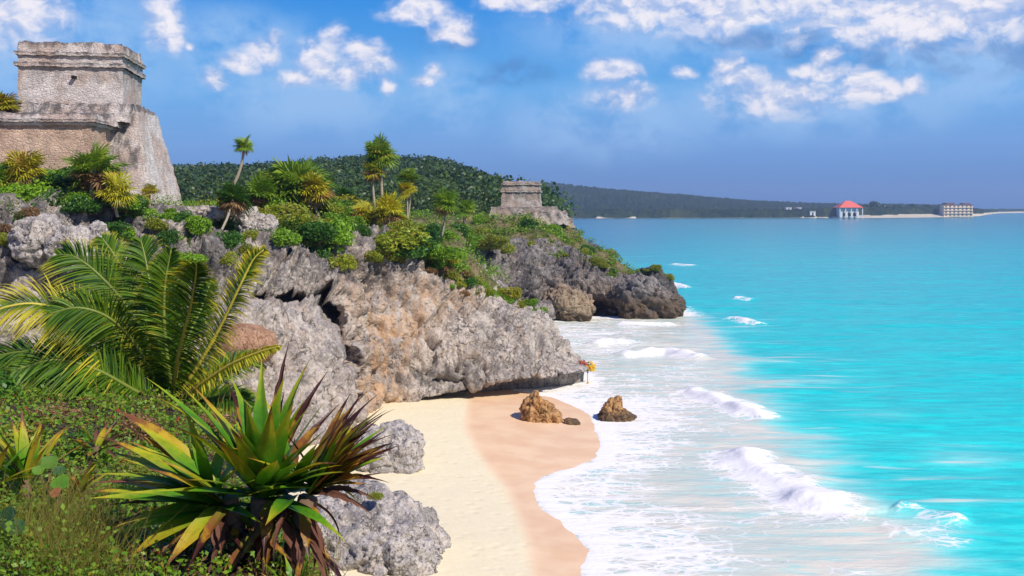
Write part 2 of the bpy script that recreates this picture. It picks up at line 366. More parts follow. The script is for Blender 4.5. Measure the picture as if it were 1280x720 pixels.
M['stem'] = plain('brown_stem', (0.16, 0.10, 0.06), var=0.4, sc=20)
M['soil'] = plain('dark_soil', (0.06, 0.045, 0.03), 0.95, 0.5, 5)
# ------------------------------------------------------------------ land heights
# control heights of the plateau (x, y, z)
_ctl = []
def ctl(u, v, Y, dz=0.0): w = W(u, v, Y); _ctl.append((w[0], w[1], w[2] + dz))
for a in ((-120, 285, 48), (60, 276, 50), (180, 274, 54), (280, 275, 58), (350, 292, 60), (420, 300, 61.5), (470, 304, 63), (525, 312, 65.5), (570, 342, 68),
          (620, 369, 69.5), (665, 398, 70.5), (705, 432, 70.5), (730, 454, 70.5), (610, 345, 80), (580, 318, 92), (110, 262, 58), (190, 262, 58), (235, 263, 62),
          (0, 262, 62), (330, 268, 66), (400, 274, 70), (470, 278, 76), (540, 290, 78), (300, 262, 80), (420, 265, 90), (520, 272, 96), (200, 262, 100),
          (585, 296, 104), (600, 306, 108), (640, 318, 113), (690, 322, 114.5), (735, 327, 115), (780, 348, 114.5), (800, 342, 114.5), (822, 346, 114.5), (840, 366, 115),
          (826, 346, 118), (790, 343, 124), (735, 315, 130), (705, 288, 145), (655, 270, 126), (620, 272, 124), (690, 274, 128), (700, 285, 126), (740, 312, 122), (590, 274, 124), (540, 268, 130),
          (640, 290, 119), (670, 288, 119), (400, 262, 140), (200, 260, 140), (640, 268, 142), (0, 222, 53.8), (60, 222, 53.8), (110, 230, 53.8), (-60, 222, 53.8), (155, 246, 54), (30, 240, 52), (90, 244, 52), (345, 254, 68), (385, 250, 69), (415, 258, 72), (365, 262, 64), (300, 268, 64)): ctl(*a)
_ctl = np.array(_ctl)
def Tz(xy):
    xy = np.asarray(xy, float); d2 = ((xy[:, None, :] - _ctl[None, :, :2]) ** 2).sum(-1); w = 1 / (d2 + 0.6) ** 1.6
    return (w * _ctl[:, 2]).sum(1) / w.sum(1)

def loft(name, stations, per, perT, mat, amp, label=None, features=None, wet_z=0.9, wet_amt=1.0, stain_fn=None, seed=0.0):
    """rock face: every station is (lip XYZ, mid bulge, rim XYZ, inland reach)"""
    C = []
    for (lip, rim, reach, inset, bul) in stations:
        lip = np.array(lip, float); rim = np.array(rim, float); d = rim[:2] - lip[:2]; inl = d / (np.linalg.norm(d) + 1e-6)
        i3 = np.array([inl[0], inl[1], 0])
        mid1 = lip + (rim - lip) * np.array([0.16, 0.16, 0.30]) - i3 * bul; mid2 = lip + (rim - lip) * np.array([0.50, 0.50, 0.68]) - i3 * bul * 0.7
        foot = lip + i3 * inset; foot[2] = -1.3; und = lip + i3 * inset * 0.75; und[2] = lip[2] + 0.12
        p1 = rim + i3 * 3.0 * reach; p1[2] = max(Tz(p1[None, :2])[0], rim[2] - 0.2) if reach > 0.5 else rim[2] + 0.12
        p2 = rim + i3 * 6.0 * reach; p2[2] = p1[2] - 1.2
        C.append([foot, und, lip, mid1, mid2, rim, p1, p2])
    C = np.array(C); A = catmull(C, per); A = np.swapaxes(catmull(np.swapaxes(A, 0, 1), perT), 0, 1)
    n = grid_normals(A); n = -n if (n[:, len(A[0]) // 2, 1].mean() > 0) else n
    fl = np.cumsum([0] + perT); T = np.arange(A.shape[1]); S = np.arange(A.shape[0])
    q = A + seed
    # broad buttresses, upright flutes, ledges, pits
    d = 0.9 * fbm(q * [0.16, 0.16, 0.13], 3) + 0.55 * fbm(q * [0.55, 0.55, 0.26], 4)
    cr, cb = worley(q * [0.36, 0.36, 0.24] + 0.25 * np.stack([fbm(q * 0.8, 3), fbm(q * 0.8 + 9, 3), fbm(q * 0.8 + 19, 3)], -1)); c2, b2 = worley(q * [0.95, 0.95, 0.6] + 0.2 * np.stack([fbm(q * 2, 2), fbm(q * 2 + 9, 2), fbm(q * 2 + 19, 2)], -1))
    d = d * 0.75 + 1.15 * (cr - 0.5) - 0.75 * np.exp(-(cb / 0.07) ** 2) + 0.30 * (c2 - 0.5) - 0.20 * np.exp(-(b2 / 0.08) ** 2)
    d += 0.32 * (ridged(q * [0.42, 0.42, 0.16], 3) - 0.25) * sstep(A[..., 2], 1.0, 4.0)
    d += 0.22 * (ridged(q * [1.3, 1.3, 0.55], 4)) + 0.22 * fbm(q * 3.1, 4) - 0.34 * np.clip(fbm(q * [1.1, 1.1, 0.8] + 40, 3) - 0.16, 0, 1) * 3
    d -= 0.55 * np.exp(-(perlin(q * [0.5, 0.5, 0.22] + 3) / 0.045) ** 2) + 0.4 * np.exp(-(perlin(q * [0.9, 0.9, 0.5] + 63) / 0.05) ** 2)
    led = A[..., 2] + 0.8 * fbm(q * 0.3, 2); d += 0.16 * np.tanh(3 * np.sin(led * 2.1))
    mask = np.ones(A.shape[:2]); mask[:, :fl[2]] *= 0.35; mask[:, fl[2]:fl[3]] *= np.linspace(0.4, 1.0, fl[3] - fl[2])[None, :]
    top = sstep(T, fl[5], fl[6]); mask *= (1 - 0.65 * top)[None, :]
    end = np.minimum(sstep(S, 0, 6), sstep(S[::-1], 0, 6)); mask *= (0.4 + 0.6 * end)[:, None]
    u = A[..., 0] / A[..., 1] * FPX + 640; v = HOR - (A[..., 2] - EYE) / A[..., 1] * FPX
    st = np.zeros(A.shape[:2]); push = st; pat_shade = st
    if features: d, st, push, pat_shade = features(A, u, v, d, st)
    P = A + n * (d * mask * amp)[..., None] + push[..., None] * np.array([-0.17, 1.0, -0.09])
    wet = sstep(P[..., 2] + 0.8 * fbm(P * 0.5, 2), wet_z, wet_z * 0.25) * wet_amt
    o = mesh_obj(name, P.reshape(-1, 3), grid_faces(*A.shape[:2]), mat, {'stain': st, 'wet': wet, 'patina_shade': pat_shade + np.zeros(A.shape[:2])})
    return o, P, fl

# --------------------------- near headland
def near_feat(A, u, v, d, st):
    g = lambda a, b, ra, rb: np.exp(-(((u - a) / ra) ** 2 + ((v - b) / rb) ** 2))
    fr = A[..., 1] < 71
    # ledge roof and the dark hollow under it, crack running down from it
    vl = 364 + (u - 372) * 0.10 + 4 * fbm(A * 0.8, 2)
    slit = np.exp(-((v - vl) / 5) ** 4) * sstep(u, 318, 335) * sstep(u, 422, 405)
    cl = np.abs(u - (432 + (v - 400) * 0.16 + 6 * fbm(A * 0.9, 2))); crack = np.exp(-(cl / 5) ** 2) * sstep(v, 385, 410) * sstep(v, 520, 480)
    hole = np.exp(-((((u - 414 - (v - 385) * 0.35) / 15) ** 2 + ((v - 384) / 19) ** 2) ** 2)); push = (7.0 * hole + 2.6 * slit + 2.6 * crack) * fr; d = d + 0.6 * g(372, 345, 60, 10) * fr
    smooth = sstep(v, 365, 390) * (sstep(u, 470, 500) + sstep(u, 445, 425) * sstep(u, 350, 365)) * fr; d = d * (1 - 0.30 * np.clip(smooth, 0, 1)) * (1 - 0.45 * sstep(v, 375, 395) * sstep(u, 446, 430) * sstep(u, 330, 350) * fr)
    d = d + 0.35 * (ridged(A * [0.85, 0.85, 0.3] + 8, 3) - 0.35) * sstep(v, 372, 335) * sstep(u, 300, 340) * sstep(u, 620, 540) * fr
    d = d + 0.7 * g(360, 335, 40, 16) * fr - 0.4 * g(480, 380, 16, 60) * fr
    d = (d + 0.9 * g(610, 420, 70, 40) * fr) * (1 - 0.65 * sstep(u, 695, 728))
    st = st + (g(486, 440, 24, 70) * 1.7 + g(474, 495, 26, 34) * 1.5 + g(520, 390, 26, 40) * 0.8 + g(572, 372, 30, 26) * 0.55 + g(445, 360, 22, 40) * 0.5) * fr
    pat_shade = (0.42 * sstep(v, 385, 335) * sstep(u, 600, 540) + 0.30 + 0.5 * g(375, 480, 20, 60) * 0 + 0.45 * g(560, 470, 90, 18) + 0.5 * hole + 0.5 * slit) * fr  # dark film on the rock, plus painted shade in the hollow and slit
    return d, np.clip(st, 0, 1), push, pat_shade
S_near = []
def ns(lu, lz, lY, ru, rv, rY, reach=1.0, inset=1.6, bul=0.6):
    l = np.array([(lu - 640) / FPX * lY, lY, lz]); S_near.append((l, W(ru, rv, rY), reach, inset, bul))
ns(-150, 4.2, 43, -150, 287, 47); ns(40, 4.2, 45, 40, 278, 49); ns(170, 4.0, 48.5, 170, 275, 53); ns(285, 3.0, 46.5, 275, 276, 57)
ns(355, 1.0, 47, 350, 292, 59.5); ns(425, 0.35, 50.5, 420, 299, 61.3); ns(474, 0.15, 57.4, 470, 303, 63)
ns(530, 0.55, 60, 524, 311, 65.5, 1, 2.6, 0.4); ns(585, 0.95, 61.5, 572, 343, 67.5, 1, 3.2, 0.5); ns(640, 1.25, 62.8, 622, 372, 69.3, 0.85, 3.6, 0.45)
ns(685, 1.2, 64.3, 668, 402, 70.2, 0.55, 3.2, 0.6); ns(716, 1.1, 66.3, 706, 434, 70.3, 0.3, 2.0, 0.4); ns(735, 0.95, 68.6, 726, 452, 70.6, 0.15, 1.4, 0.2)
ns(728, 0.6, 73.2, 719, 446, 71.4, 0.15, 1.2, 0.2); ns(700, 0.4, 77, 694, 422, 72.6, 0.3, 1.0, 0.3); ns(655, 0.4, 84, 640, 385, 77, 0.6, 1.0, 0.4)
ns(628, 0.4, 92, 606, 345, 84, 1.0, 1.0, 0.5); ns(612, 0.4, 100, 590, 318, 94, 1.0, 1.0, 0.5)
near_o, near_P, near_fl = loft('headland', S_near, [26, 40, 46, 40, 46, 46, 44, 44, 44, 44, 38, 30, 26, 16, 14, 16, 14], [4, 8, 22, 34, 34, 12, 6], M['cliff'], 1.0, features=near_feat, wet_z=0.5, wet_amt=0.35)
near_o['kind'] = 'structure'

# --------------------------- far headland
def far_feat(A, u, v, d, st):
    g = lambda a, b, ra, rb: np.exp(-(((u - a) / ra) ** 2 + ((v - b) / rb) ** 2)); fr = A[..., 1] < 118
    d = d - 1.6 * g(752, 375, 20, 22) * fr - 1.3 * g(640, 352, 8, 30) * fr + 1.2 * g(655, 345, 12, 25) * fr + 1.0 * g(700, 345, 40, 20) * fr - 1.2 * g(792, 365, 6, 25) * fr + 1.0 * g(815, 365, 14, 20) * fr
    st = st + (g(745, 378, 30, 18) * 0.8 + g(700, 385, 30, 12) * 0.8 + g(830, 390, 20, 8) * 0.7) * fr
    return d, np.clip(st, 0, 1), 4.0 * np.exp(-(((u - 752) / 16) ** 2 + ((v - 382) / 14) ** 2) ** 2) * fr, 0.55 + 0.4 * sstep(u, 760, 800)
S_far = []
def fs(lu, lv, lY, ru, rv, rY, reach=1.0, inset=0.8, bul=0.6): S_far.append((W(lu, lv, lY), W(ru, rv, rY), reach, inset, bul))
fs(575, 372, 102, 560, 300, 106); fs(618, 388, 106, 602, 308, 110); fs(655, 392, 109, 640, 316, 113.5); fs(695, 394, 110.5, 690, 322, 114.5); fs(740, 395, 111, 735, 327, 115)
fs(785, 396, 111, 779, 349, 114.2, 0.7); fs(806, 396, 111.2, 802, 341, 114, 0.6, 0.6, 0.8); fs(830, 396.5, 111.7, 820, 344, 114.2, 0.45, 0.5, 0.5); fs(853, 396, 113.6, 834, 358, 115, 0.2, 0.4, 0.2)
fs(846, 390, 118, 826, 350, 116.8, 0.25); fs(815, 379, 126, 790, 345, 121.5, 0.6); fs(760, 366, 138, 735, 318, 130); fs(722, 352, 158, 700, 290, 146); fs(712, 330, 180, 690, 280, 160)
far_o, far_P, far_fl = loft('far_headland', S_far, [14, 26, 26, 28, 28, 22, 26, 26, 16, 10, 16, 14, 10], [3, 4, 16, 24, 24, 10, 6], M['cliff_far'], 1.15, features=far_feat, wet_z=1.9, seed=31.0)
far_o['kind'] = 'structure'

# --------------------------- plateau of the land behind the rims
def ground_material():
    m, N, b = new_mat('scrubby_ground'); p = N.pos(); n = N.noise(p, 0.6, 6, 0.65); f = N.noise(p, 4, 6, 0.7)
    col = N.mix(N.step(n, 0.4, 0.6), (0.10, 0.10, 0.03), (0.22, 0.17, 0.09)); col = N.mix(N.step(f, 0.45, 0.65), col, (0.05, 0.06, 0.02))
    N.put(b.inputs['Base Color'], col); b.inputs['Roughness'].default_value = 0.95; b.inputs['Specular IOR Level'].default_value = 0.1
    N.put(b.inputs['Normal'], N.bump(N.math('ADD', n, f), 0.8, 0.2)); return m
M['ground'] = ground_material()
rim_n = near_P[:, near_fl[5], :2]; rim_f = far_P[:, near_fl[5] if False else far_fl[5], :2]
land_poly = np.concatenate([rim_n[::4], rim_f[4::4], [[-10, 170], [-190, 170], [-190, 42], [-70, 38]]])
def build_plateau():
    xs = np.concatenate([np.arange(-190, -50, 4.0), np.arange(-50, 26, 0.55)]); ys = np.concatenate([np.arange(40, 132, 0.55), np.arange(132, 172, 2.0)])
    X, Y = np.meshgrid(xs, ys, indexing='ij'); pts = np.stack([X.ravel(), Y.ravel()], 1)
    dn = np.minimum(polydist(pts, rim_n[::4])[0], polydist(pts, rim_f[::4])[0]); ins = inside(pts, land_poly)
    z = np.concatenate([Tz(c) for c in np.array_split(pts, 20)])
    p3 = np.stack([pts[:, 0], pts[:, 1], z * 0], 1); z = z + 0.5 * fbm(p3 * 0.35, 4) + 0.35 * ridged(p3 * 0.8 + 5, 3) * sstep(dn, 9, 2) - 0.9 * sstep(dn, 2.2, 0.2) - 0.1
    P = np.stack([pts[:, 0], pts[:, 1], z], 1); keep = ins & (dn > 0.5)
    F = grid_faces(len(xs), len(ys)); F = F[keep[F].all(1)]
    used = np.unique(F); mp = -np.ones(len(P), int); mp[used] = np.arange(len(used))
    tag(mesh_obj('plateau', P[used], mp[F], M['ground'], {'stain': np.zeros(len(used)), 'wet': np.zeros(len(used))}), kind='structure')
build_plateau()

# --------------------------- beach
shore_px = [(560, 470), (640, 488), (690, 497), (735, 516), (752, 555), (741, 577), (700, 588), (666, 603), (668, 622), (690, 646), (722, 668), (739, 688), (727, 706), (735, 740), (780, 830), (860, 1000)]
SHORE = np.array([G(*p) for p in shore_px]); _wet = [(588, 480), (585, 515), (583, 545), (602, 578), (634, 612), (650, 650), (664, 690), (668, 760), (700, 900)]
WET = np.array([G(*p) for p in _wet])
def shore_sd(pts):     # + towards the sea
    d, _, s = polydist(pts, SHORE); return d * s * 1.0
def sand_z(pts):
    sd = shore_sd(pts); x, y = pts[:, 0], pts[:, 1]
    z = np.where(sd < 0, np.minimum(-sd * 0.055, 0.75), np.maximum(-sd * 0.10, -3.0))
    tal = sstep(x + 0.165 * y, -3.6, -8.0) * 3.6 * sstep(y, 26, 42)
    p3 = np.stack([x, y, x * 0], 1)
    z = np.where(sd < 0, z + tal * (1 + 0.4 * fbm(p3 * 0.3, 3)), z)
    return z + 0.03 * fbm(p3 * 0.5, 3) + 0.016 * fbm(p3 * [1.9, 1.1, 1] + 3, 3) * sstep(-sd, 2, 6)
def sand_material():
    m, N, b = new_mat('coral_sand'); p = N.pos(); w = N.attr('wetness'); lo = N.noise(p, 0.5, 4, 0.6); f = N.noise(p, 5, 6, 0.7)
    w2 = N.step(N.math('ADD', w, N.math('MULTIPLY', N.math('SUBTRACT', lo, 0.5), 0.35)), 0.25, 0.72)
    dry = N.mix(N.step(f, 0.4, 0.65), (0.80, 0.70, 0.465), (0.77, 0.66, 0.42)); wetc = N.mix(N.step(lo, 0.35, 0.65), (0.76, 0.49, 0.285), (0.82, 0.575, 0.35))
    col = N.mix(w2, dry, wetc)
    soil = N.attr('soil'); col = N.mix(N.step(N.math('ADD', soil, N.math('MULTIPLY', N.math('SUBTRACT', f, 0.5), 0.8)), 0.4, 0.7), col, N.mix(N.step(N.noise(p, 1.4, 6, 0.7), 0.4, 0.62), (0.09, 0.085, 0.03), N.mix(lo, (0.30, 0.26, 0.22), (0.16, 0.15, 0.05))))
    N.put(b.inputs['Base Color'], col); N.put(b.inputs['Roughness'], N.math('SUBTRACT', 0.95, N.math('MULTIPLY', w2, 0.4)))
    b.inputs['Specular IOR Level'].default_value = 0.2
    tr = N.voro(p, 1.6); h = N.math('ADD', N.math('MULTIPLY', f, 0.6), N.step(tr, 0.0, 0.45)); h = N.math('MULTIPLY', h, N.math('SUBTRACT', 1.0, N.math('MULTIPLY', w2, 0.9)))
    N.put(b.inputs['Normal'], N.bump(h, 0.35, 0.06)); return m
M['sand'] = sand_material()
def build_beach():
    xs = np.concatenate([np.arange(-44, -16, 1.0), np.arange(-16, 24, 0.22)]); ys = np.concatenate([np.arange(2, 26, 0.6), np.arange(26, 76, 0.25)])
    X, Y = np.meshgrid(xs, ys, indexing='ij'); pts = np.stack([X.ravel(), Y.ravel()], 1)
    z = np.concatenate([sand_z(c) for c in np.array_split(pts, 10)]); d, _, s = polydist(pts, WET)
    soil = sstep(pts[:, 0] + 0.165 * pts[:, 1], -3.0, -5.0) * sstep(pts[:, 1], 20, 34)
    tag(mesh_obj('beach', np.stack([pts[:, 0], pts[:, 1], z], 1), grid_faces(len(xs), len(ys)), M['sand'], {'wetness': 0.5 + np.clip(d * s / 1.6, -0.5, 0.5), 'soil': soil}), kind='structure')
build_beach()
# one low sheet under everything, out to the horizon
a = 40000.0
tag(mesh_obj('seabed', [(-a, -a, -6), (a, -a, -6), (a, a, -6), (-a, a, -6)], [(0, 1, 2, 3)], M['sand'], {'wetness': [1] * 4, 'soil': [0] * 4}), kind='structure')

# ------------------------------------------------------------------ sea
def sea_material():
    m, N, b = new_mat('caribbean_water'); p = N.pos()
    far = N.attr('far'); milk = N.attr('milk'); foam = N.attr('foam')
    n_big = N.noise(N.scale(p, (0.02, 0.09, 1)), 1.0, 4, 0.6); n_str = N.noise(N.scale(p, (0.16, 1.0, 1)), 1.0, 6, 0.62, 0.6)
    fr = N.math('ADD', far, N.math('MULTIPLY', N.math('SUBTRACT', n_big, 0.5), 0.16))
    deep = N.ramp(fr, [(0.0, (0.04, 0.70, 0.62)), (0.20, (0.006, 0.66, 0.60)), (0.40, (0.001, 0.55, 0.54)), (0.55, (0.0, 0.48, 0.48)), (0.70, (0.0, 0.36, 0.38)), (0.86, (0.0, 0.26, 0.28)), (1.0, (0.0, 0.19, 0.22))])
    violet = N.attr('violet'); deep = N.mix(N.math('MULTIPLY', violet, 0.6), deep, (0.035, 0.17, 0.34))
    rip = N.noise(N.scale(p, (0.35, 1.7, 1)), 1.0, 7, 0.7); deep = N.mix(N.step(rip, 0.40, 0.60, 0.0, 0.7), deep, N.mix(1.0, deep, (0.40, 0.66, 0.76), 'MULTIPLY')); deep = N.mix(N.step(N.noise(N.scale(p, (0.05, 0.22, 1)), 1.0, 5, 0.65), 0.48, 0.70, 0, 0.55), deep, N.mix(1.0, deep, (1.5, 1.22, 1.15), 'MULTIPLY')); deep = N.mix(N.step(N.noise(N.scale(p, (1.1, 4.2, 1)), 1.0, 4, 0.6), 0.52, 0.66, 0.0, 0.4), deep, N.mix(1.0, deep, (1.6, 1.22, 1.15), 'MULTIPLY'))
    milkc = N.mix(N.step(n_str, 0.38, 0.62), (0.55, 0.62, 0.52), (0.75, 0.68, 0.54)); milkc = N.mix(N.step(N.noise(N.scale(p, (0.3, 1.1, 1)), 1.3, 5, 0.6), 0.5, 0.68), milkc, (0.42, 0.66, 0.58))
    milkc = N.mix(N.step(milk, 0.35, 0.85), (0.36, 0.74, 0.66), milkc)
    mk = N.step(N.math('ADD', milk, N.math('MULTIPLY', N.math('SUBTRACT', n_str, 0.5), 0.9)), 0.10, 0.90)
    col = N.mix(mk, deep, milkc)
    # foam lace: warped cell edges plus streaks
    q = N.vmath('ADD', N.scale(p, (0.75, 1.25, 1)), N.vmath('SCALE', _noisecol(N, p, 0.8))); q.node.inputs['Vector'] if False else None
    lace = N.voro(q, 1.1, 'DISTANCE_TO_EDGE'); lace2 = N.voro(q, 2.9, 'DISTANCE_TO_EDGE')
    lc = N.math('MAXIMUM', N.step(lace, 0.20, 0.0), N.math('MULTIPLY', N.step(lace2, 0.22, 0.0), 0.8))
    fn = N.noise(N.scale(p, (0.45, 1.5, 1)), 1.2, 8, 0.68, 0.5)
    fv = N.math('ADD', N.math('MULTIPLY', foam, 1.35), N.math('ADD', N.math('MULTIPLY', N.math('SUBTRACT', fn, 0.5), 1.5), N.math('MULTIPLY', N.math('SUBTRACT', lc, 0.25), 0.55)))
    fm = N.math('MULTIPLY', N.step(fv, 0.40, 0.92), N.step(foam, 0.03, 0.16))
    col = N.mix(fm, col, (0.86, 0.83, 0.79))
    N.put(b.inputs['Base Color'], col)
    N.put(b.inputs['Roughness'], N.math('ADD', 0.16, N.math('MULTIPLY', fm, 0.6))); b.inputs['IOR'].default_value = 1.33
    N.put(b.inputs['Specular IOR Level'], N.math('SUBTRACT', 0.10, N.math('MULTIPLY', fm, 0.08)))
    w1 = N.noise(N.scale(p, (0.35, 1.1, 1)), 1.0, 6, 0.62, 0.3); fb = N.noise(p, 3.2, 6, 0.72)
    h = N.math('ADD', N.math('MULTIPLY', w1, 0.75), N.math('MULTIPLY', N.math('MULTIPLY', fb, N.step(foam, 0.2, 1.0)), 0.2))
    N.put(b.inputs['Normal'], N.bump(h, 0.5, 0.35)); return m
M['sea'] = sea_material()
def PX(l): return np.array([G(*p) for p in l])
TURQ = PX([(845, 384), (872, 400), (895, 428), (908, 452), (925, 484), (948, 515), (962, 540), (985, 572), (1040, 618), (1100, 652), (1150, 690), (1200, 760), (1280, 900)])
# breaking waves: crest line, half width, height, foam
BREAK = [(PX([(838, 486), (862, 489), (885, 498), (915, 508), (945, 522), (962, 532)]), 1.0, 0.36, 1.0),
         (PX([(912, 560), (930, 575), (955, 592), (985, 610), (1020, 630), (1055, 650), (1092, 664)]), 1.35, 0.42, 1.1),
         (PX([(1092, 662), (1130, 664), (1170, 668), (1215, 688)]), 1.0, 0.04, 0.3),
         (PX([(770, 446), (800, 443), (830, 440), (860, 446), (885, 452)]), 0.9, 0.55, 0.9),
         (PX([(740, 432), (765, 428), (790, 430)]), 0.8, 0.4, 0.8),
         (PX([(818, 352), (835, 356), (862, 363)]), 1.3, 0.5, 0.75), (PX([(905, 398), (925, 401), (958, 407)]), 0.9, 0.25, 0.5), (PX([(838, 330), (870, 333)]), 1.6, 0.3, 0.5), (PX([(915, 372), (945, 374)]), 1.2, 0.25, 0.45),
         (PX([(760, 405), (800, 408), (850, 404)]), 0.9, 0.35, 0.7), (PX([(1110, 640), (1170, 650), (1220, 655)]), 0.8, 0.25, 0.35)]
def build_sea():
    Ys = [18.0]
    while Ys[-1] < 30: Ys.append(Ys[-1] * 1.012)
    while Ys[-1] < 132: Ys.append(Ys[-1] * 1.0026)
    while Ys[-1] < 900: Ys.append(Ys[-1] * 1.009)
    while Ys[-1] < 45000: Ys.append(Ys[-1] * 1.06)
    Ys = np.array(Ys); A = np.concatenate([np.linspace(-0.6, -0.2, 14)[:-1], np.linspace(-0.2, 0.58, 560), np.linspace(0.58, 2.2, 40)[1:]])
    AA, YY = np.meshgrid(A, Ys, indexing='ij'); X = AA * YY; pts = np.stack([X.ravel(), YY.ravel()], 1); n = len(pts); p3 = np.stack([pts[:, 0], pts[:, 1], np.zeros(n)], 1)
    near = pts[:, 1] < 135
    sd = np.full(n, 60.0); sd[near] = shore_sd(pts[near])
    dt, _, st = polydist(pts[near], TURQ); tq = np.full(n, 50.0); tq[near] = dt * st; tq[~near] = 20
    # beyond the far point all water is clear
    nz = np.zeros(n); nz[near] = fbm(p3[near] * [0.16, 0.5, 1], 3)
    tq = tq + nz * 2.2
    streaks = fbm(p3[near] * [0.10, 0.75, 1] + 21, 4); milk = sstep(tq, 5.0, -2.6); milk[near] = np.maximum(milk[near], 0.62 * sstep(streaks, 0.10, 0.40) * sstep(tq[near], 16, 1)); milk[~near] = 0; milk[near] *= sstep(pts[near][:, 1], 122, 112)
    g = lambda u, v, ru, rv: np.exp(-(((uu - u) / ru) ** 2 + ((vv - v) / rv) ** 2))
    uu = pts[:, 0] / pts[:, 1] * FPX + 640; vv = HOR + EYE * FPX / pts[:, 1]
    milk = np.clip(milk + 0.50 * g(1005, 477, 80, 8) + 0.45 * g(1215, 570, 90, 12) + 0.35 * g(1030, 545, 40, 8) + 0.35 * g(955, 450, 60, 6) + 0.2 * g(1215, 640, 70, 22) + 0.3 * g(1100, 520, 60, 6), 0, 1)
    far = np.clip(np.log(pts[:, 1] / 30) / math.log(1200 / 30), 0, 1)
    h = np.zeros(n); foam = np.zeros(n)
    fade = sstep(pts[:, 1], 600, 60)
    sw = perlin(p3 * [0.05, 0.16, 1]) * 0.22 + perlin(p3 * [0.14, 0.42, 1] + 7) * 0.10 + perlin(p3 * [0.5, 1.1, 1] + 3) * 0.035
    h += sw * fade * sstep(sd, 0, 14)
    L = perlin(p3 * [1.3, 1.3, 1]) * 0.40 + perlin(p3 * 2.9) * 0.34 + perlin(p3 * 5.9) * 0.24
    for (line, wd, ht, fo) in BREAK:
        box = (pts[:, 0] > line[:, 0].min() - 8) & (pts[:, 0] < line[:, 0].max() + 8) & (pts[:, 1] > line[:, 1].min() - 8) & (pts[:, 1] < line[:, 1].max() + 8)
        k = np.where(box)[0]; d, arc, s = polydist(pts[k], line); e = sstep(arc, 0, 0.14) * sstep(arc, 1, 0.76) * np.where((arc <= 0) | (arc >= 1), np.exp(-(d / wd) ** 2), 1)
        e = e * np.clip(0.95 + 0.55 * perlin(p3[k] * [0.55, 0.55, 1] + 77), 0.55, 1.15); sdv = d * s + 0.5 * perlin(p3[k] * 0.5) * wd      # + seaward
        prof = np.where(sdv > 0, np.exp(-(sdv / (wd * 1.5)) ** 2), np.exp(-(sdv / (wd * 0.65)) ** 2))
        h[k] += ht * prof * e; f = np.where(sdv > 0, np.exp(-(sdv / (wd * 0.9)) ** 2), np.exp(-(sdv / (wd * 1.25)) ** 2)) * e * fo
        foam[k] = np.maximum(foam[k], f); h[k] += 0.10 * ht * np.clip(L[k], -0.4, 1) * np.clip(f, 0, 1)
    wash = sstep(tq, 1.5, -3.0) * near * sstep(sd, -0.5, 0.3)
    ww = wash * (0.13 + 0.26 * sstep(sd, 7.0, 1.0) + 0.30 * nz) ; edge = np.exp(-((sd - 0.3) / 0.5) ** 2) * near * 0.5
    ww = ww + wash * (0.22 * g(800, 520, 90, 40) + 0.20 * g(740, 420, 80, 22) + 0.16 * g(820, 690, 120, 40) - 0.22 * g(870, 590, 60, 40) - 0.12 * g(1000, 690, 80, 30) - 0.15 * g(850, 425, 50, 12))
    # white water where swell meets the far point and the headland tip
    for (P_, w_) in ((far_P, 2.2), (near_P, 1.2)):
        foot = P_[:, 14 if P_ is near_P else 8, :2][::3]; dd = polydist(pts[near], foot)[0]; foam[near] = np.maximum(foam[near], 0.62 * np.exp(-(dd / w_) ** 2) * sstep(sd[near], 0.0, 1.0))
    foam = np.maximum(foam, np.clip(ww + edge * wash, 0, 0.8))
    h = np.where(near, h * sstep(sd, -0.2, 2.5), h) + 0.02 * np.clip(L, 0, 1) * foam * near
    h -= 0.0004
    z = np.where(near & (sd < -1.2), -0.35 , h)
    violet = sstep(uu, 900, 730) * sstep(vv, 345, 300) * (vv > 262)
    tag(mesh_obj('sea', np.stack([pts[:, 0], pts[:, 1], z], 1), grid_faces(len(A), len(Ys)), M['sea'], {'far': far, 'milk': milk, 'foam': foam, 'violet': violet}), kind='structure')
build_sea()

# ------------------------------------------------------------------ distant land
def interp(x, pts): pts = np.array(pts, float); return np.interp(x, pts[:, 0], pts[:, 1])
RIDGE1 = [(-400, 225), (180, 217), (215, 214), (260, 213), (300, 213), (350, 210), (400, 207), (440, 203), (480, 202), (530, 203), (560, 209), (590, 219), (620, 229), (645, 244), (675, 262), (695, 272), (720, 290)]
def hill_z(x, y):
    u = x / y * FPX + 640; zr = EYE - (interp(u, RIDGE1) + 21 - HOR) / FPX * 400
    s = sstep(y, 130, 400); z = 9.0 + (zr - 9.0) * s; z = np.where(y > 420, z - (y - 420) * 0.12, z)
    return np.where(u > 690, np.minimum(z, 8 - (u - 690) * 0.3), z)
def build_hill():
    A = np.linspace(-1.1, 0.07, 220); Ys = np.concatenate([np.linspace(135, 430, 110), np.linspace(440, 640, 20)])
    AA, YY = np.meshgrid(A, Ys, indexing='ij'); x = (AA * YY).ravel(); y = YY.ravel(); z = hill_z(x, y) + 1.2 * fbm(np.stack([x, y, y * 0], 1) * 0.05, 3)
    tag(mesh_obj('hill', np.stack([x, y, z], 1), grid_faces(len(A), len(Ys)), M['ground']), kind='structure')
build_hill()
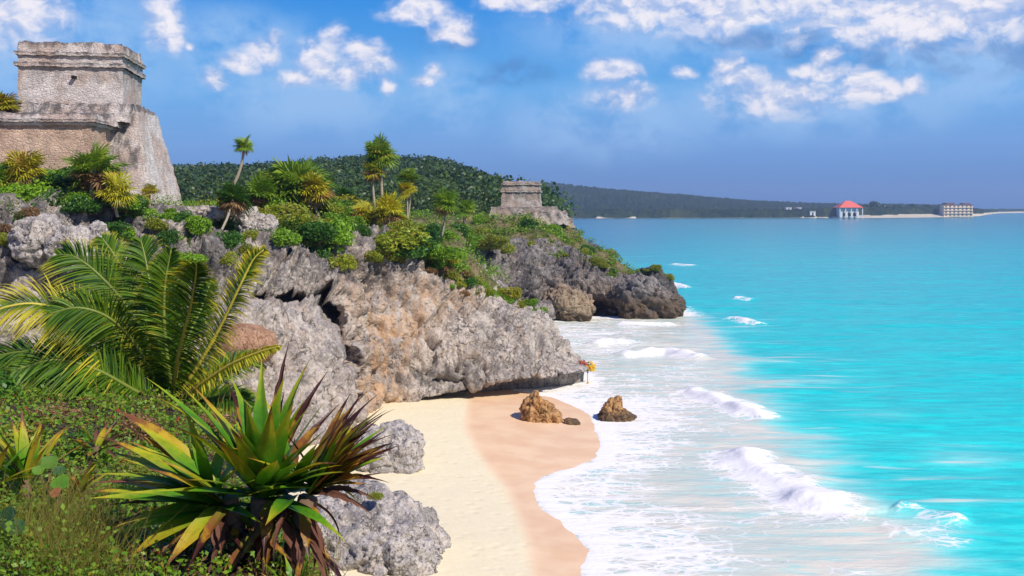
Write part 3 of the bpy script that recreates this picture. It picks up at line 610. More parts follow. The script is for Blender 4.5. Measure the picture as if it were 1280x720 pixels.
def leaf_cards(C, size, aspect=1.7, up=0.35):
    """rhombic leaves round centres C (n,3) with sizes (n,)"""
    n = len(C); nr = rng.normal(size=(n, 3)); nr[:, 2] += up * 2; nr /= np.linalg.norm(nr, axis=1)[:, None]
    t = rng.normal(size=(n, 3)); t -= (t * nr).sum(1)[:, None] * nr; t /= np.linalg.norm(t, axis=1)[:, None]; b = np.cross(nr, t)
    s = np.asarray(size)[:, None]; v = np.stack([C - t * s * aspect / 2, C - b * s / 2, C + t * s * aspect / 2, C + b * s / 2], 1).reshape(-1, 3)
    return v, np.arange(4 * n).reshape(n, 4), np.repeat(rng.random(n), 4)
def build_forest():
    n = 9000; u = rng.uniform(150, 690, n); Y = 150 + 285 * rng.random(n) ** 0.75
    x = (u - 640) / FPX * Y; z = hill_z(x, Y); r = 1.1 + 4.4 * rng.random(n) ** 2.5 * np.where(Y > 380, 1.15, 1)
    k = (z > 2.0); x, Y, z, r = x[k], Y[k], z[k], r[k]; n = len(x); m = 84
    d = rng.normal(size=(n, m, 3)); d /= np.linalg.norm(d, axis=2)[..., None]; d[..., 2] = np.abs(d[..., 2]) * 0.9 - 0.15
    lump = np.clip(1 + 0.16 * rng.normal(size=(n, m, 1)), .5, 1.15)
    C = np.stack([x, Y, z + r * 0.75], 1)[:, None] + d * r[:, None, None] * lump
    v, f, rn = leaf_cards(C.reshape(-1, 3), np.repeat(r * 0.165 * (0.45 + 0.55 * Y / 400), m) * rng.uniform(0.6, 1.2, n * m), 1.4, 0.6)
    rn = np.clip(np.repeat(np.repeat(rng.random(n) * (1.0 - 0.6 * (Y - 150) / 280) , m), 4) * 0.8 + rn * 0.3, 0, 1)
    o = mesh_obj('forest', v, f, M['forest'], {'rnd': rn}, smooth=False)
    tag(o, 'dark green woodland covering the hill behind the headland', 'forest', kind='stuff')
build_forest()
RIDGE2 = [(540, 222), (600, 225), (650, 228), (700, 230), (760, 236), (850, 243), (920, 249), (1000, 253.5), (1060, 256), (1130, 256.5), (1180, 257.5), (1210, 260), (1280, 263), (1400, 266)]
def shoreY(u): return interp(u, [(400, 1150), (700, 1160), (850, 1200), (980, 1230), (1050, 1200), (1090, 1200), (1200, 1330), (1225, 1500), (1250, 2300), (1290, 2600), (1500, 2700)])
def build_coast():
    us = np.arange(520, 1420, 0.9); k = np.concatenate([np.linspace(-0.01, 0.06, 22), np.linspace(0.07, 0.95, 60)])
    U, K = np.meshgrid(us, k, indexing='ij'); sy = shoreY(U); Y = sy + K * 1300; X = (U - 640) / FPX * Y; Yr = sy + 700
    p3 = np.stack([X, Y, X * 0], -1)
    zr = np.maximum(EYE + (HOR - (interp(U, RIDGE2) + 1.8)) / FPX * Yr, 3.0); beachw = 16 + 8 * perlin(p3[..., :] * 0.01) + interp(U, [(700, -14), (1000, -15), (1045, -4), (1080, 22), (1190, 24), (1230, 20)])
    d = Y - sy; z = np.where(d < beachw, d * 0.10 - 0.3, 1.5)
    veg = sstep(d, beachw, beachw + 3); tree = interp(U, [(520, 7), (1000, 7), (1060, 10), (1200, 11), (1230, 6), (1420, 5)])
    lf = veg * (tree + 4.5 * fbm(p3 * 0.06, 3) + 3.0 * perlin(p3 * [0.22, 0.1, 1]))
    ridge = (zr - 4) * sstep(d, 40, 700) * np.where(d > 760, np.clip(1 - (d - 760) / 700, 0, 1), 1) * (1 + 0.08 * fbm(p3 * 0.012, 3))
    z = z + lf + np.maximum(ridge - tree * 0.4, 0)
    o = mesh_obj('far_coast', np.stack([X, Y, z], -1).reshape(-1, 3), grid_faces(len(us), len(k)), coast_material(), {'veg': veg})
    tag(o, kind='structure')
def coast_material():
    m, N, b = new_mat('wooded_coast'); p = N.pos(); v = N.attr('veg'); n = N.noise(p, 0.11, 6, 0.75); n2 = N.noise(p, 0.012, 4, 0.6)
    g = N.mix(N.step(n, 0.38, 0.62), (0.012, 0.026, 0.014), (0.042, 0.062, 0.028)); g = N.mix(N.step(n2, 0.5, 0.66, 0, 0.5), g, (0.075, 0.09, 0.035))
    N.put(b.inputs['Base Color'], N.mix(N.step(v, 0.01, 0.08), (0.72, 0.62, 0.46), g)); b.inputs['Roughness'].default_value = 0.95; b.inputs['Specular IOR Level'].default_value = 0.05
    N.put(b.inputs['Normal'], N.bump(n, 1.0, 5.0)); return m
build_coast()
# ------------------------------------------------------------------ ruins
def hexa(name, b4, t4, res, mat, parent=None, amp=0.06, sc=1.3, topdark=1.0, erode=0.0, weather=(0, 1)):
    """stone block: b4/t4 = four corners (front-left, front-right, back-right, back-left); worn, uneven faces"""
    b4 = [np.array(p, float) for p in b4]; t4 = [np.array(p, float) for p in t4]; V = []; F = []; n0 = 0
    def patch(a, b, c, d):          # a-b bottom, d-c top
        nonlocal n0
        wl = max(np.linalg.norm(b - a), np.linalg.norm(c - d)); hl = max(np.linalg.norm(d - a), np.linalg.norm(c - b))
        nu = max(2, int(wl / res) + 1); nv = max(2, int(hl / res) + 1); s = np.linspace(0, 1, nu)[:, None, None]; t = np.linspace(0, 1, nv)[None, :, None]
        P = (a * (1 - s) + b * s) * (1 - t) + (d * (1 - s) + c * s) * t; V.append(P.reshape(-1, 3)); F.append(grid_faces(nu, nv) + n0); n0 += nu * nv
    for k in range(4): patch(b4[k], b4[(k + 1) % 4], t4[(k + 1) % 4], t4[k])
    patch(t4[0], t4[1], t4[2], t4[3])
    P = np.concatenate(V); c = np.mean(b4 + t4, axis=0)
    zmin, zmax = P[:, 2].min(), P[:, 2].max(); h = (P[:, 2] - zmin) / (zmax - zmin + 1e-6)
    off = np.stack([fbm(P * sc + s, 4) for s in (0, 50, 90)], -1); f2 = np.stack([perlin(P * sc * 3.5 + s) for s in (5, 35, 75)], -1)
    w = P + amp * off * 2.2 + amp * 0.6 * f2
    if erode: w[:, 2] -= erode * sstep(h, 0.75, 1.0) * np.clip(0.5 + 1.6 * fbm(P * [0.8, 0.8, 0] + 11, 3), 0, 1.5)
    wa, wb = weather
    return mesh_obj(name, w, np.concatenate(F), mat, {'weather': wa + (wb - wa) * h}, parent=parent, smooth=True)
class Frame:
    def __init__(s, org, yaw): s.o = np.array(org, float); c, q = math.cos(yaw), math.sin(yaw); s.x = np.array([c, q, 0]); s.y = np.array([-q, c, 0])
    def p(s, a, b, z): r = s.o + s.x * a + s.y * b; return np.array([r[0], r[1], z])
    def rect(s, x0, x1, y0, y1, z): return [s.p(x0, y0, z), s.p(x1, y0, z), s.p(x1, y1, z), s.p(x0, y1, z)]
def build_castle():
    c = thing('ruined_temple', 'large grey stone temple ruin with sloping buttress high on the near cliff', 'ruin', (-25, 60, 12))
    inv = Matrix.Translation((25, -60, -12))
    A = W(153, 57, 58.6); f = Frame([A[0], A[1], 0], R(8)); ob = []
    z = lambda v, Y: EYE - (v - HOR) / FPX * Y
    zt = z(52, 58.2); zb = 18.0
    w, d = 5.75, 5.0
    # sanctuary on top: wall, two string courses, weathered parapet
    ob.append(hexa('upper_wall', f.rect(-w, 0, 0, d, zb), f.rect(-w, 0, 0, d, z(84, 58.4)), 0.16, M['masonry'], amp=0.05))
    ob.append(hexa('string_course', f.rect(-w - .18, .18, -.18, d + .18, z(84, 58.4) - .02), f.rect(-w - .2, .2, -.2, d + .2, z(79.5, 58.4)), 0.12, M['masonry_dark'], amp=0.045))
    ob.append(hexa('frieze', f.rect(-w + .02, -.02, .02, d - .02, z(80, 58.4)), f.rect(-w, 0, 0, d, z(69, 58.4)), 0.16, M['masonry'], amp=0.05))
    ob.append(hexa('string_course', f.rect(-w - .16, .16, -.16, d + .16, z(70.5, 58.4)), f.rect(-w - .2, .2, -.2, d + .2, z(66.5, 58.4)), 0.12, M['masonry_dark'], amp=0.045))
    ob.append(hexa('parapet', f.rect(-w - .05, .05, -.05, d + .05, z(67.5, 58.4)), f.rect(-w + .02, -.02, .02, d - .02, zt), 0.13, M['masonry_dark'], amp=0.07, erode=0.12))
    # small dark drain hole
    h = W(91, 96, 57.9); mb = MB(); q = f.p(-2.9, -0.0, 0); mb.box(h[0] - .09, h[0] + .09, h[1] - .02, h[1] + .35, h[2] - .08, h[2] + .08); ob.append(mb.build('drain_hole', M['black']))
    # great battered body under it, with the pale sea-side slope
    tl = W(60, 128, 58.2); bfr = W(194, 268, 57.3); bbr = W(234, 268, 64.5); tfr = W(168, 128, 58.9); tbr = W(194, 137, 65.2)
    bfl = np.array([-32, 55.6, 11.0]); tfl = np.array([-31, 57.2, tfr[2]]); bbl = np.array([-32, 70, 11.0]); tbl = np.array([-31, 68, tfr[2]])
    bfr[2] = bbr[2] = 11.0; tbr[2] = tfr[2]
    ob.append(hexa('buttress', [bfl, bfr, bbr, bbl], [tfl, tfr, tbr, tbl], 0.2, M['masonry_dark'], amp=0.09, erode=0.25))
    # pale facing on the sea-side slope (its own courses, stepping at the head)
    nrm = np.cross(bbr - bfr, tfr - bfr); nrm /= np.linalg.norm(nrm); nrm = nrm if nrm[0] > 0 else -nrm; o1 = nrm * 0.10
    e = lambda a, b, s: a + (b - a) * s
    ob.append(hexa('slope_facing', [bfr - o1 * 3, bfr + o1, bbr + o1, bbr - o1 * 3], [e(bfr, tfr, .93) - o1 * 3, e(bfr, tfr, .93) + o1, e(bbr, tbr, .97) + o1, e(bbr, tbr, .97) - o1 * 3], 0.16, M['masonry_pale'], amp=0.07, erode=0.2, weather=(0, 0.5)))
    # uneven terrace between the wing and the sanctuary
    t0, t1 = z(150, 56.5), z(126, 57.5)
    ob.append(hexa('terrace', [np.array([-36, 55.4, t0 - .3]), np.array([-22.6, 57.0, t0 - .3]), np.array([-23.2, 62, t0 - .3]), np.array([-36, 62, t0 - .3])],
                   [np.array([-36, 55.6, t0 + .45]), np.array([-22.8, 57.2, t0 + .5]), np.array([-23.4, 62, t0 + .5]), np.array([-36, 62, t0 + .5])], 0.14, M['masonry_dark'], amp=0.07, erode=0.18))
    ob.append(hexa('terrace', [np.array([-33.2, 56.6, t0]), np.array([-22.1, 57.9, t0]), np.array([-22.9, 63, t0]), np.array([-34, 63, t0])],
                   [np.array([-32.2, 56.9, t1]), np.array([-22.0, 58.2, t1 - .1]), np.array([-22.8, 63, t1 - .1]), np.array([-33, 63, t1])], 0.14, M['masonry_dark'], amp=0.08, erode=0.25))
    # lower wing: warm wall under a double moulding
    Y = 55.0; cx = W(114, 150, Y)[0]; g = Frame([cx, Y, 0], R(4)); zt = z(157, Y)
    ob.append(hexa('wing_wall', g.rect(-9, 0, 0, 4.6, 12.2), g.rect(-9, 0, 0, 4.6, zt), 0.16, M['masonry_warm'], amp=0.05))
    ob.append(hexa('moulding', g.rect(-9, .14, -.14, 4.7, zt - .01), g.rect(-9, .2, -.2, 4.7, zt + .15), 0.12, M['masonry_pale'], amp=0.03))
    ob.append(hexa('moulding', g.rect(-9, .30, -.30, 4.7, zt + .17), g.rect(-9, .34, -.34, 4.7, zt + .33), 0.12, M['masonry_dark'], amp=0.035))
    ob.append(hexa('wing_parapet', g.rect(-9, .02, -.02, 4.6, zt + .3), g.rect(-9, -.1, .1, 4.6, zt + .78), 0.12, M['masonry_dark'], amp=0.06, erode=0.15))
    for o in ob: o.parent = c; o.matrix_parent_inverse = inv
M['black'] = plain('dark_void', (0.015, 0.013, 0.012), 1.0, 0.1)
build_castle()
def build_temple():
    Y = 127.0; c = thing('stone_shrine', 'small square stone shrine on a stepped platform at the far headland', 'ruin', (1.1, Y, 11)); inv = Matrix.Translation((-1.1, -Y, -11)); ob = []
    z = lambda v: EYE - (v - HOR) / FPX * Y; x = lambda u: (u - 640) / FPX * Y
    f = Frame([x(674.5), Y, 0], R(-4)); w = (674.5 - 627) / FPX * Y; d = 4.2
    ob.append(hexa('shrine_wall', f.rect(-w - .15, .15, -.1, d, z(259)), f.rect(-w + .05, -.05, 0, d, z(240)), 0.18, M['masonry_far'], amp=0.07))
    ob.append(hexa('cornice', f.rect(-w - .12, .12, -.16, d + .1, z(240.3)), f.rect(-w - .15, .15, -.18, d + .1, z(237.5)), 0.16, M['masonry_far'], amp=0.06))
    ob.append(hexa('frieze', f.rect(-w + .02, -.02, 0, d, z(237.8)), f.rect(-w + .05, -.05, 0, d, z(231)), 0.18, M['masonry_far'], amp=0.06))
    ob.append(hexa('cornice', f.rect(-w - .1, .1, -.14, d + .1, z(231.3)), f.rect(-w - .12, .12, -.16, d + .1, z(228.5)), 0.16, M['masonry_far'], amp=0.06))
    ob.append(hexa('parapet', f.rect(-w + .1, -.1, .1, d, z(228.8)), f.rect(-w + .15, -.15, .15, d, z(226)), 0.16, M['masonry_far'], amp=0.08, erode=0.15))
    ob.append(hexa('platform', f.rect(-w - 1.7, 2.3, -1.3, d + 1.5, z(276)), f.rect(-w - 1.3, 2.1, -1.1, d + 1.5, z(258.5)), 0.2, M['masonry_far'], amp=0.10, erode=0.15))
    ob.append(hexa('lower_step', f.rect(-w + 1.0, 3.6, -2.1, d + 1.5, z(280)), f.rect(-w + 1.4, 3.3, -1.8, d + 1.5, z(264)), 0.2, M['masonry_far'], amp=0.14, erode=0.3))
    for k, (u, v) in enumerate([(700, 268), (709, 271)]):
        p = W(u, v, Y); ob.append(hexa('tumbled_wall', [(p[0] - .9, Y - .9, p[2] - 1.4), (p[0] + .9, Y - .9, p[2] - 1.4), (p[0] + .9, Y + 1, p[2] - 1.4), (p[0] - .9, Y + 1, p[2] - 1.4)],
              [(p[0] - .75, Y - .7, p[2]), (p[0] + .6, Y - .7, p[2] - .1), (p[0] + .6, Y + 1, p[2] - .1), (p[0] - .75, Y + 1, p[2])], 0.2, M['masonry_far'], amp=0.13, erode=0.3))
    for o in ob: o.parent = c; o.matrix_parent_inverse = inv
build_temple()

# ------------------------------------------------------------------ boulders
M['tan_rock'] = rock_material('tan_sea_rock', pale=(0.40, 0.30, 0.19), grey=(0.25, 0.18, 0.12), dark=(0.05, 0.04, 0.035), sc=1.0, warm=0.4, darkness=0.5)
def boulder(name, label, cat, loc, rad, mat, shape=None, rot=0.0, seed=0.0, sub=5, rough=1.0, wet_z=None, group=None, pit=0.0):
    bm = bmesh.new(); bmesh.ops.create_icosphere(bm, subdivisions=sub, radius=1.0); me = bpy.data.meshes.new('t'); bm.to_mesh(me); bm.free()
    n = len(me.vertices); P = np.empty(n * 3); me.vertices.foreach_get('co', P); P = P.reshape(-1, 3); F = np.empty(len(me.polygons) * 3, np.int64); me.loops.foreach_get('vertex_index', F); bpy.data.meshes.remove(me)
    P = np.sign(P) * np.abs(P) ** 0.8; N_ = P / np.linalg.norm(P, axis=1)[:, None]
    if shape is not None: P = shape(P)
    q = P * np.array(rad); r = np.mean(rad)
    d = 0.28 * fbm(q / r * 1.1 + seed, 3) + 0.20 * (ridged(q / r * 1.6 + seed + 7, 4) - 0.3) + 0.10 * fbm(q / r * 5 + seed, 4) - pit * np.clip(fbm(q * 2.6 + seed, 3) - 0.1, 0, 1)
    wv, wg = worley(q / r * 1.6 + seed + 0.2 * np.stack([fbm(q / r * 3, 2), fbm(q / r * 3 + 9, 2), fbm(q / r * 3 + 19, 2)], -1)); d = d * 0.9 + 0.11 * (wv - 0.5) - 0.06 * np.exp(-(wg / 0.09) ** 2)
    q = q + N_ * (d * r * rough)[:, None]
    c, s = math.cos(rot), math.sin(rot); q = q @ np.array([[c, s, 0], [-s, c, 0], [0, 0, 1]])
    wet = sstep(q[:, 2] + loc[2], wet_z, wet_z * 0.4) if wet_z else np.zeros(n)
    o = mesh_obj(name, q, F.reshape(-1, 3), mat, {'stain': np.zeros(n), 'wet': wet}); o.location = loc
    return tag(o, label, cat, group)
boulder('boulder', 'large pitted grey boulder lying lowest on the dry sand', 'boulder', (-4.8, 34.2, 0.15), (2.6, 2.3, 1.9), M['boulder'], rot=R(-22), seed=3, sub=6, pit=0.35,
        shape=lambda P: P * np.stack([np.ones(len(P)), np.ones(len(P)), 1 - 0.28 * P[:, 0]], 1))
boulder('boulder', 'grey boulder with dark seaward side between the bank and the beach', 'boulder', (-5.75, 45.6, 0.85), (1.75, 1.5, 1.2), M['boulder'], seed=12, sub=6, pit=0.3)
def spire(P):
    x = P[:, 0]; top = np.where(x < -0.1, 1.25, 0.85 - 0.55 * np.clip(x, 0, 1)); return np.stack([P[:, 0], P[:, 1], np.where(P[:, 2] > 0, P[:, 2] * top, P[:, 2] * 0.6)], 1)
boulder('sea_rock', 'orange brown rock with a blunt spire standing on wet sand', 'rock', (1.62, 56.2, 0.35), (1.02, 0.85, 1.0), M['orange_rock'], spire, seed=21, rough=1.35, sub=6)
def block(P):
    x = P[:, 0]; hi = np.where(x < 0.35, 1.05, 0.35); return np.stack([P[:, 0] * np.where(P[:, 2] < 0.1, 1.0, 0.8), P[:, 1], np.where(P[:, 2] > 0, P[:, 2] * hi, P[:, 2])], 1)
boulder('sea_rock', 'flat topped ochre rock with black wet base surrounded by foam', 'rock', (5.95, 57.2, 0.2), (1.0, 0.8, 0.86), M['orange_rock'], block, seed=33, rough=1.1, sub=6, wet_z=0.75)
boulder('sea_rock', 'low dark stone beside the orange spire rock', 'rock', (3.3, 55.6, 0.05), (0.46, 0.36, 0.28), M['orange_rock'], seed=5, sub=4, wet_z=1.2)
boulder('boulder', 'rusty brown boulder wedged at the cliff foot behind the coconut palm', 'boulder', tuple(W(304, 431, 47.6)), (1.45, 1.3, 0.9), M['brown_rock'], seed=8, rough=0.7)
boulder('boulder', 'rounded tan boulder at the foot of the far headland', 'boulder', tuple(W(713, 383, 108.6)), (2.7, 2.0, 1.8), M['tan_rock'], lambda P: np.stack([P[:, 0], P[:, 1], np.where(P[:, 2] > 0, P[:, 2] * np.clip(1 - 0.35 * P[:, 0], .4, 1.2), P[:, 2])], 1), seed=14, wet_z=1.0, sub=6, rough=1.4)
boulder('boulder', 'smaller grey boulder left of the tan one under the far headland', 'boulder', tuple(W(672, 388, 107.6)), (1.9, 1.6, 1.1), M['cliff_far'], seed=18)
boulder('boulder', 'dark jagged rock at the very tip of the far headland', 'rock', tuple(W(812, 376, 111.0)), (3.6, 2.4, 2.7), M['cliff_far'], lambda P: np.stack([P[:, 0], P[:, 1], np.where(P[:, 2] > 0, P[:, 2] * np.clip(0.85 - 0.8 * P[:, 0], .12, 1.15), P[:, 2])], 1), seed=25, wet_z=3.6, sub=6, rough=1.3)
for k, (u, v, Y, r, lab) in enumerate([(255, 268, 56.6, .75, 'long flat rock at the base of the great temple slope'), (215, 270, 55.6, .7, 'squarish pale rock under the temple buttress corner'), (308, 278, 57.4, .8, 'split grey rock under the leaning palm heads'),
        (330, 283, 57.6, .7, 'dark seamed rock right of the split grey rock at the rim'), (530, 316, 66.2, .9, 'pale upright slab among the yellow plants on the rim'), (45, 300, 46.2, 1.0, 'jagged grey rock outcrop below the leftmost scrub'),
        (122, 300, 46.8, .8, 'white tilted slab standing in the cliff top scrub'), (90, 310, 46.0, .9, 'craggy grey outcrop beside the white tilted slab')]):
    sh = (r * 1.6, r, r * .55) if k in (0, 1) else ((r * .5, r * .5, r * 1.05) if k in (4, 6) else (r * 1.1, r * .9, r))
    boulder('rock', lab, 'rock', tuple(W(u, v, Y)), sh, M['boulder'] if k > 1 else M['cliff'], seed=40 + k * 3, sub=5, rough=1.5)

# ------------------------------------------------------------------ far buildings on the bay
def build_far_buildings():
    Y = 1212.0; s = Y / FPX; x = lambda u: (u - 640) * s; z = lambda v: EYE - (v - HOR) * s
    t = thing('beach_pavilion', 'white beach pavilion under a bright red hipped roof', 'building', (x(1060), Y, 1.2)); inv = Matrix.Translation((-x(1060), -Y, -1.2)); ob = []
    mb = MB(); e = z(259.5); p = z(251); cx = x(1060); hw = 15 * s
    c4 = [(cx - hw, Y - 13, e), (cx + hw, Y - 13, e), (cx + hw, Y + 13, e), (cx - hw, Y + 13, e)]; r0, r1 = (cx - 3, Y, p), (cx + 3, Y, p)
    mb.face([c4[0], c4[1], r1, r0]); mb.face([c4[1], c4[2], r1]); mb.face([c4[2], c4[3], r0, r1]); mb.face([c4[3], c4[0], r0]); mb.face(c4[::-1]); ob.append(mb.build('roof', M['red_roof']))
    mb = MB(); mb.box(cx - 12, cx + 10, Y - 9.5, Y + 9, 0.6, e - .05); ob.append(mb.build('wall', M['white_wall']))
    for k in range(5):
        mb = MB(); xx = cx - hw + 1 + k * (2 * hw - 2) / 4; mb.box(xx - .5, xx + .5, Y - 12, Y - 11, 0.4, e - .05); ob.append(mb.build('column', M['white_wall']))
    for k in range(3): mb = MB(); mb.box(cx - 9.5 + k * 6.2, cx - 6 + k * 6.2, Y - 9.75, Y - 9.52, 2.2, 6.2); ob.append(mb.build('window', M['black']))
    for o in ob: o.parent = t; o.matrix_parent_inverse = inv
    Y = 1318.0; s = Y / FPX; x0, x1 = (1180 - 640) * s, (1216 - 640) * s; zt = EYE - (256 - HOR) * s
    t = thing('beach_hotel', 'cream four storey hotel with arched balconies on the sand spit', 'building', ((x0 + x1) / 2, Y, 1.2)); inv = Matrix.Translation((-(x0 + x1) / 2, -Y, -1.2)); ob = []
    mb = MB(); mb.box(x0, x1, Y, Y + 14, 0.4, zt); ob.append(mb.build('wall', M['cream_wall'])); H = (zt - 1.0) / 4
    mb = MB(); mb.box(x0 - 1, x1 + 1, Y - 1, Y + 15, zt + .02, zt + 0.7); mb.box(x0 + 3, x0 + 14, Y + 1, Y + 12, zt + .7, zt + 2.6); mb.box(x1 - 12, x1 - 3, Y + 1, Y + 12, zt + .7, zt + 2.2); ob.append(mb.build('roof', M['brown_roof']))
    n = 7; wd = (x1 - x0) / n
    for r in range(4):
        for k in range(n):
            mb = MB(); a, b = x0 + k * wd + wd * .27, x0 + (k + 1) * wd - wd * .27; q0 = 1.2 + r * H + .35; q1 = q0 + H * .45; yy = Y - .06
            arc = [(b + (a - b) * (i / 8), yy, q1 + math.sin(math.pi * i / 8) * H * .2) for i in range(9)]; mb.face([(a, yy, q0), (b, yy, q0)] + arc); ob.append(mb.build('window', M['dark_window']))
    for r in range(1, 4):
        mb = MB(); mb.box(x0 - .3, x1 + .3, Y - 1.3, Y - .02, 1.0 + r * H, 1.25 + r * H); ob.append(mb.build('balcony', M['cream_wall']))
    for o in ob: o.parent = t; o.matrix_parent_inverse = inv
    for (u, v, w, h, lab) in [(986, 261.5, 7, 4, 'leftmost tiny white house among the dark trees of the bay'), (999, 261.5, 6, 4, 'tiny white house just right of the leftmost one in the bay'), (1016, 267.5, 7, 6, 'small white house lowest by the water left of the red roof')]:
        Y = 1290.0 if v < 265 else 1222.0; s = Y / FPX; cx = (u - 640) * s; zb = EYE - (v + h / 2 - HOR) * s; zt = EYE - (v - h / 2 - HOR) * s
        t = thing('white_house', lab, 'house', (cx, Y, zb)); inv = Matrix.Translation((-cx, -Y, -zb)); hw = w * s / 2
        mb = MB(); mb.box(cx - hw, cx + hw, Y, Y + 8, zb - 6, zt); a = mb.build('wall', M['white_wall']); mb = MB(); mb.box(cx - hw - .4, cx + hw + .4, Y - .5, Y + 8.5, zt + .01, zt + .5); b = mb.build('roof', M['white_wall'])
        mb = MB(); mb.box(cx - .8, cx + .9, Y - .1, Y - .02, zb + .8, zt - 1.2); d = mb.build('door', M['black'])
        for o in (a, b, d): o.parent = t; o.matrix_parent_inverse = inv
    # taller dark tree and a row of smaller ones behind the spit
    for k, (u, v, Y, r) in enumerate([(1093, 252, 1330, 7.0), (1140, 255.5, 1400, 5), (1104, 256, 1350, 6), (1120, 257, 1360, 5.5), (1158, 256.5, 1390, 5), (1083, 257, 1320, 5)]):
        w = W(u, v, Y); zb = 3.0; hgt = w[2] - zb; m = 260
        t = thing('shore_tree', ['tallest dark tree poking above the spit right of the red roof', 'small round tree breaking the skyline midway along the spit', 'dark tree just right of the tallest one on the spit',
             'low tree in the middle of the spit woodland', 'dark tree nearest the cream hotel', 'low tree between the red roof and the tallest tree'][k], 'tree', (w[0], Y, zb))
        d = rng.normal(size=(m, 3)); d /= np.linalg.norm(d, axis=1)[:, None]; C = d * np.array([r, r, hgt * .38]) * rng.uniform(.55, 1.05, (m, 1)) + [0, 0, hgt * .66]
        vv, ff, rn = leaf_cards(C, np.full(m, 2.2)); mesh_obj('crown', vv, ff, M['forest'], {'rnd': rn}, False, t); mb = MB(); mb.tube([(0, 0, -1), (0, 0, hgt * .7)], .5, 6); mb.build('trunk', M['stem'], t)
M['red_roof'] = plain('red_tiles', (0.80, 0.16, 0.10), 0.7, 0.1, 0.5); M['white_wall'] = plain('white_render', (0.75, 0.73, 0.70), 0.9, 0.08, 0.4)
M['cream_wall'] = plain('cream_render', (0.84, 0.68, 0.50), 0.9, 0.1, 0.4); M['brown_roof'] = plain('brown_tiles', (0.22, 0.09, 0.07), 0.8, 0.2, 0.6); M['dark_window'] = plain('shaded_window', (0.26, 0.16, 0.12), 0.5, 0.2, 0.4)
build_far_buildings()
# ------------------------------------------------------------------ shrubs and palms on the cliffs
def bush_mesh(name, n, leaf, squash=0.75, lumps=9, seed=0, mat=None):
    r_ = np.random.default_rng(seed); c = r_.normal(size=(lumps, 3)); c /= np.linalg.norm(c, axis=1)[:, None]; c[:, 2] = np.abs(c[:, 2]); c *= r_.uniform(0.25, 0.62, (lumps, 1))
    rad = r_.uniform(0.28, 0.5, lumps); k = r_.integers(0, lumps, n); d = r_.normal(size=(n, 3)); d /= np.linalg.norm(d, axis=1)[:, None]
    P = c[k] + d * (rad[k] * r_.uniform(0.55, 1.1, n) ** 0.6)[:, None]; P[:, 2] *= squash; P = P[P[:, 2] > -0.15]
    v, f, rn = leaf_cards(P, leaf * r_.uniform(0.6, 1.3, len(P)), 1.9, 0.3)
    return mesh_obj(name, v, f, mat, {'rnd': rn}, smooth=False, link=False).data
BUSH = {}
for mt in ('leaf_green', 'leaf_dark', 'leaf_olive', 'leaf_yellow', 'leaf_dry'):
    BUSH[mt] = [bush_mesh('shrub', 3400, 0.068, 0.8, 12, 100 + i + len(mt) * 7, M[mt]) for i in range(3)]
def stick_mesh():
    mb = MB(); r_ = random.Random(4)
    for k in range(7):
        a = r_.uniform(0, 6.28); e = r_.uniform(.3, .7); mb.tube([(0, 0, -.3), (e * .4 * math.cos(a), e * .4 * math.sin(a), .2), (e * .8 * math.cos(a + .3), e * .8 * math.sin(a + .3), .5)], [.03, .02, .008], 4)
    o = mb.build('branches', M['stem'], None, True); me = o.data; bpy.data.objects.remove(o); return me
STICK = stick_mesh()
def shrub(loc, r, mt, label, group, sq=1.0):
    t = bpy.data.objects.new('shrub', random.choice(BUSH[mt])); COL.objects.link(t); t.location = loc; t.scale = (r * random.uniform(.8, 1.35), r * random.uniform(.8, 1.25), r * sq * random.uniform(.65, 1.15)); t.rotation_euler = (random.uniform(-.15, .15), random.uniform(-.2, .2), random.uniform(0, 6.28))
    tag(t, label, 'shrub', group); b = bpy.data.objects.new('branches', STICK); COL.objects.link(b); b.parent = t; return t
def surf(P, i, j): return P[i, j]
# shrub belts: (u range, v range, depth range, radius, count, mix, label, group)
def on_plateau(u, Y):
    x = (u - 640) / FPX * Y; return np.array([x, Y, Tz(np.array([[x, Y]]))[0]])
def belt(n, us, Ys, rs, mix, word, group, sink=0.1):
    for _ in range(n):
        u = random.uniform(*us); Y = random.uniform(*Ys); p = on_plateau(u, Y); r = random.uniform(*rs) * random.choice((.7, 1, 1.15)); mt = random.choices([m for m, _ in mix], [w for _, w in mix])[0]
        cw = {'leaf_green': 'bright green', 'leaf_dark': 'dark green', 'leaf_olive': 'olive green', 'leaf_yellow': 'yellow tinged', 'leaf_dry': 'brown dry'}[mt]
        shrub((p[0], p[1], p[2] - sink * r), r, mt, '%s shrub %s' % (cw, word), '%s %s' % (cw, group))
GM = [('leaf_green', 5), ('leaf_dark', 1.6), ('leaf_olive', 2), ('leaf_yellow', .8)]
belt(34, (-30, 170), (50.5, 54), (.9, 1.6), [('leaf_dark', 4), ('leaf_green', 3), ('leaf_olive', 1)], 'growing below the temple wing wall', 'shrubs below the temple wing')
belt(30, (262, 430), (59, 70), (1.1, 2.2), GM, 'in the scrub right of the temple on the near cliff', 'shrubs right of the temple')
belt(44, (330, 570), (62.5, 78), (1.0, 2.1), GM, 'on the near headland top among the fan palms', 'shrubs on the near headland top')
belt(10, (420, 600), (72, 92), (.9, 1.7), [('leaf_green', 3), ('leaf_dark', 2), ('leaf_olive', 3)], 'on the slope behind the near headland rim', 'shrubs behind the near rim')
belt(12, (560, 640), (98, 112), (1.0, 1.8), [('leaf_green', 2), ('leaf_dark', 3), ('leaf_olive', 3)], 'in the gap between the two headlands', 'shrubs between the headlands')
belt(20, (595, 765), (115, 124), (.8, 1.6), [('leaf_green', 2), ('leaf_dark', 2), ('leaf_olive', 5)], 'on the slope below the small shrine', 'shrubs below the shrine')
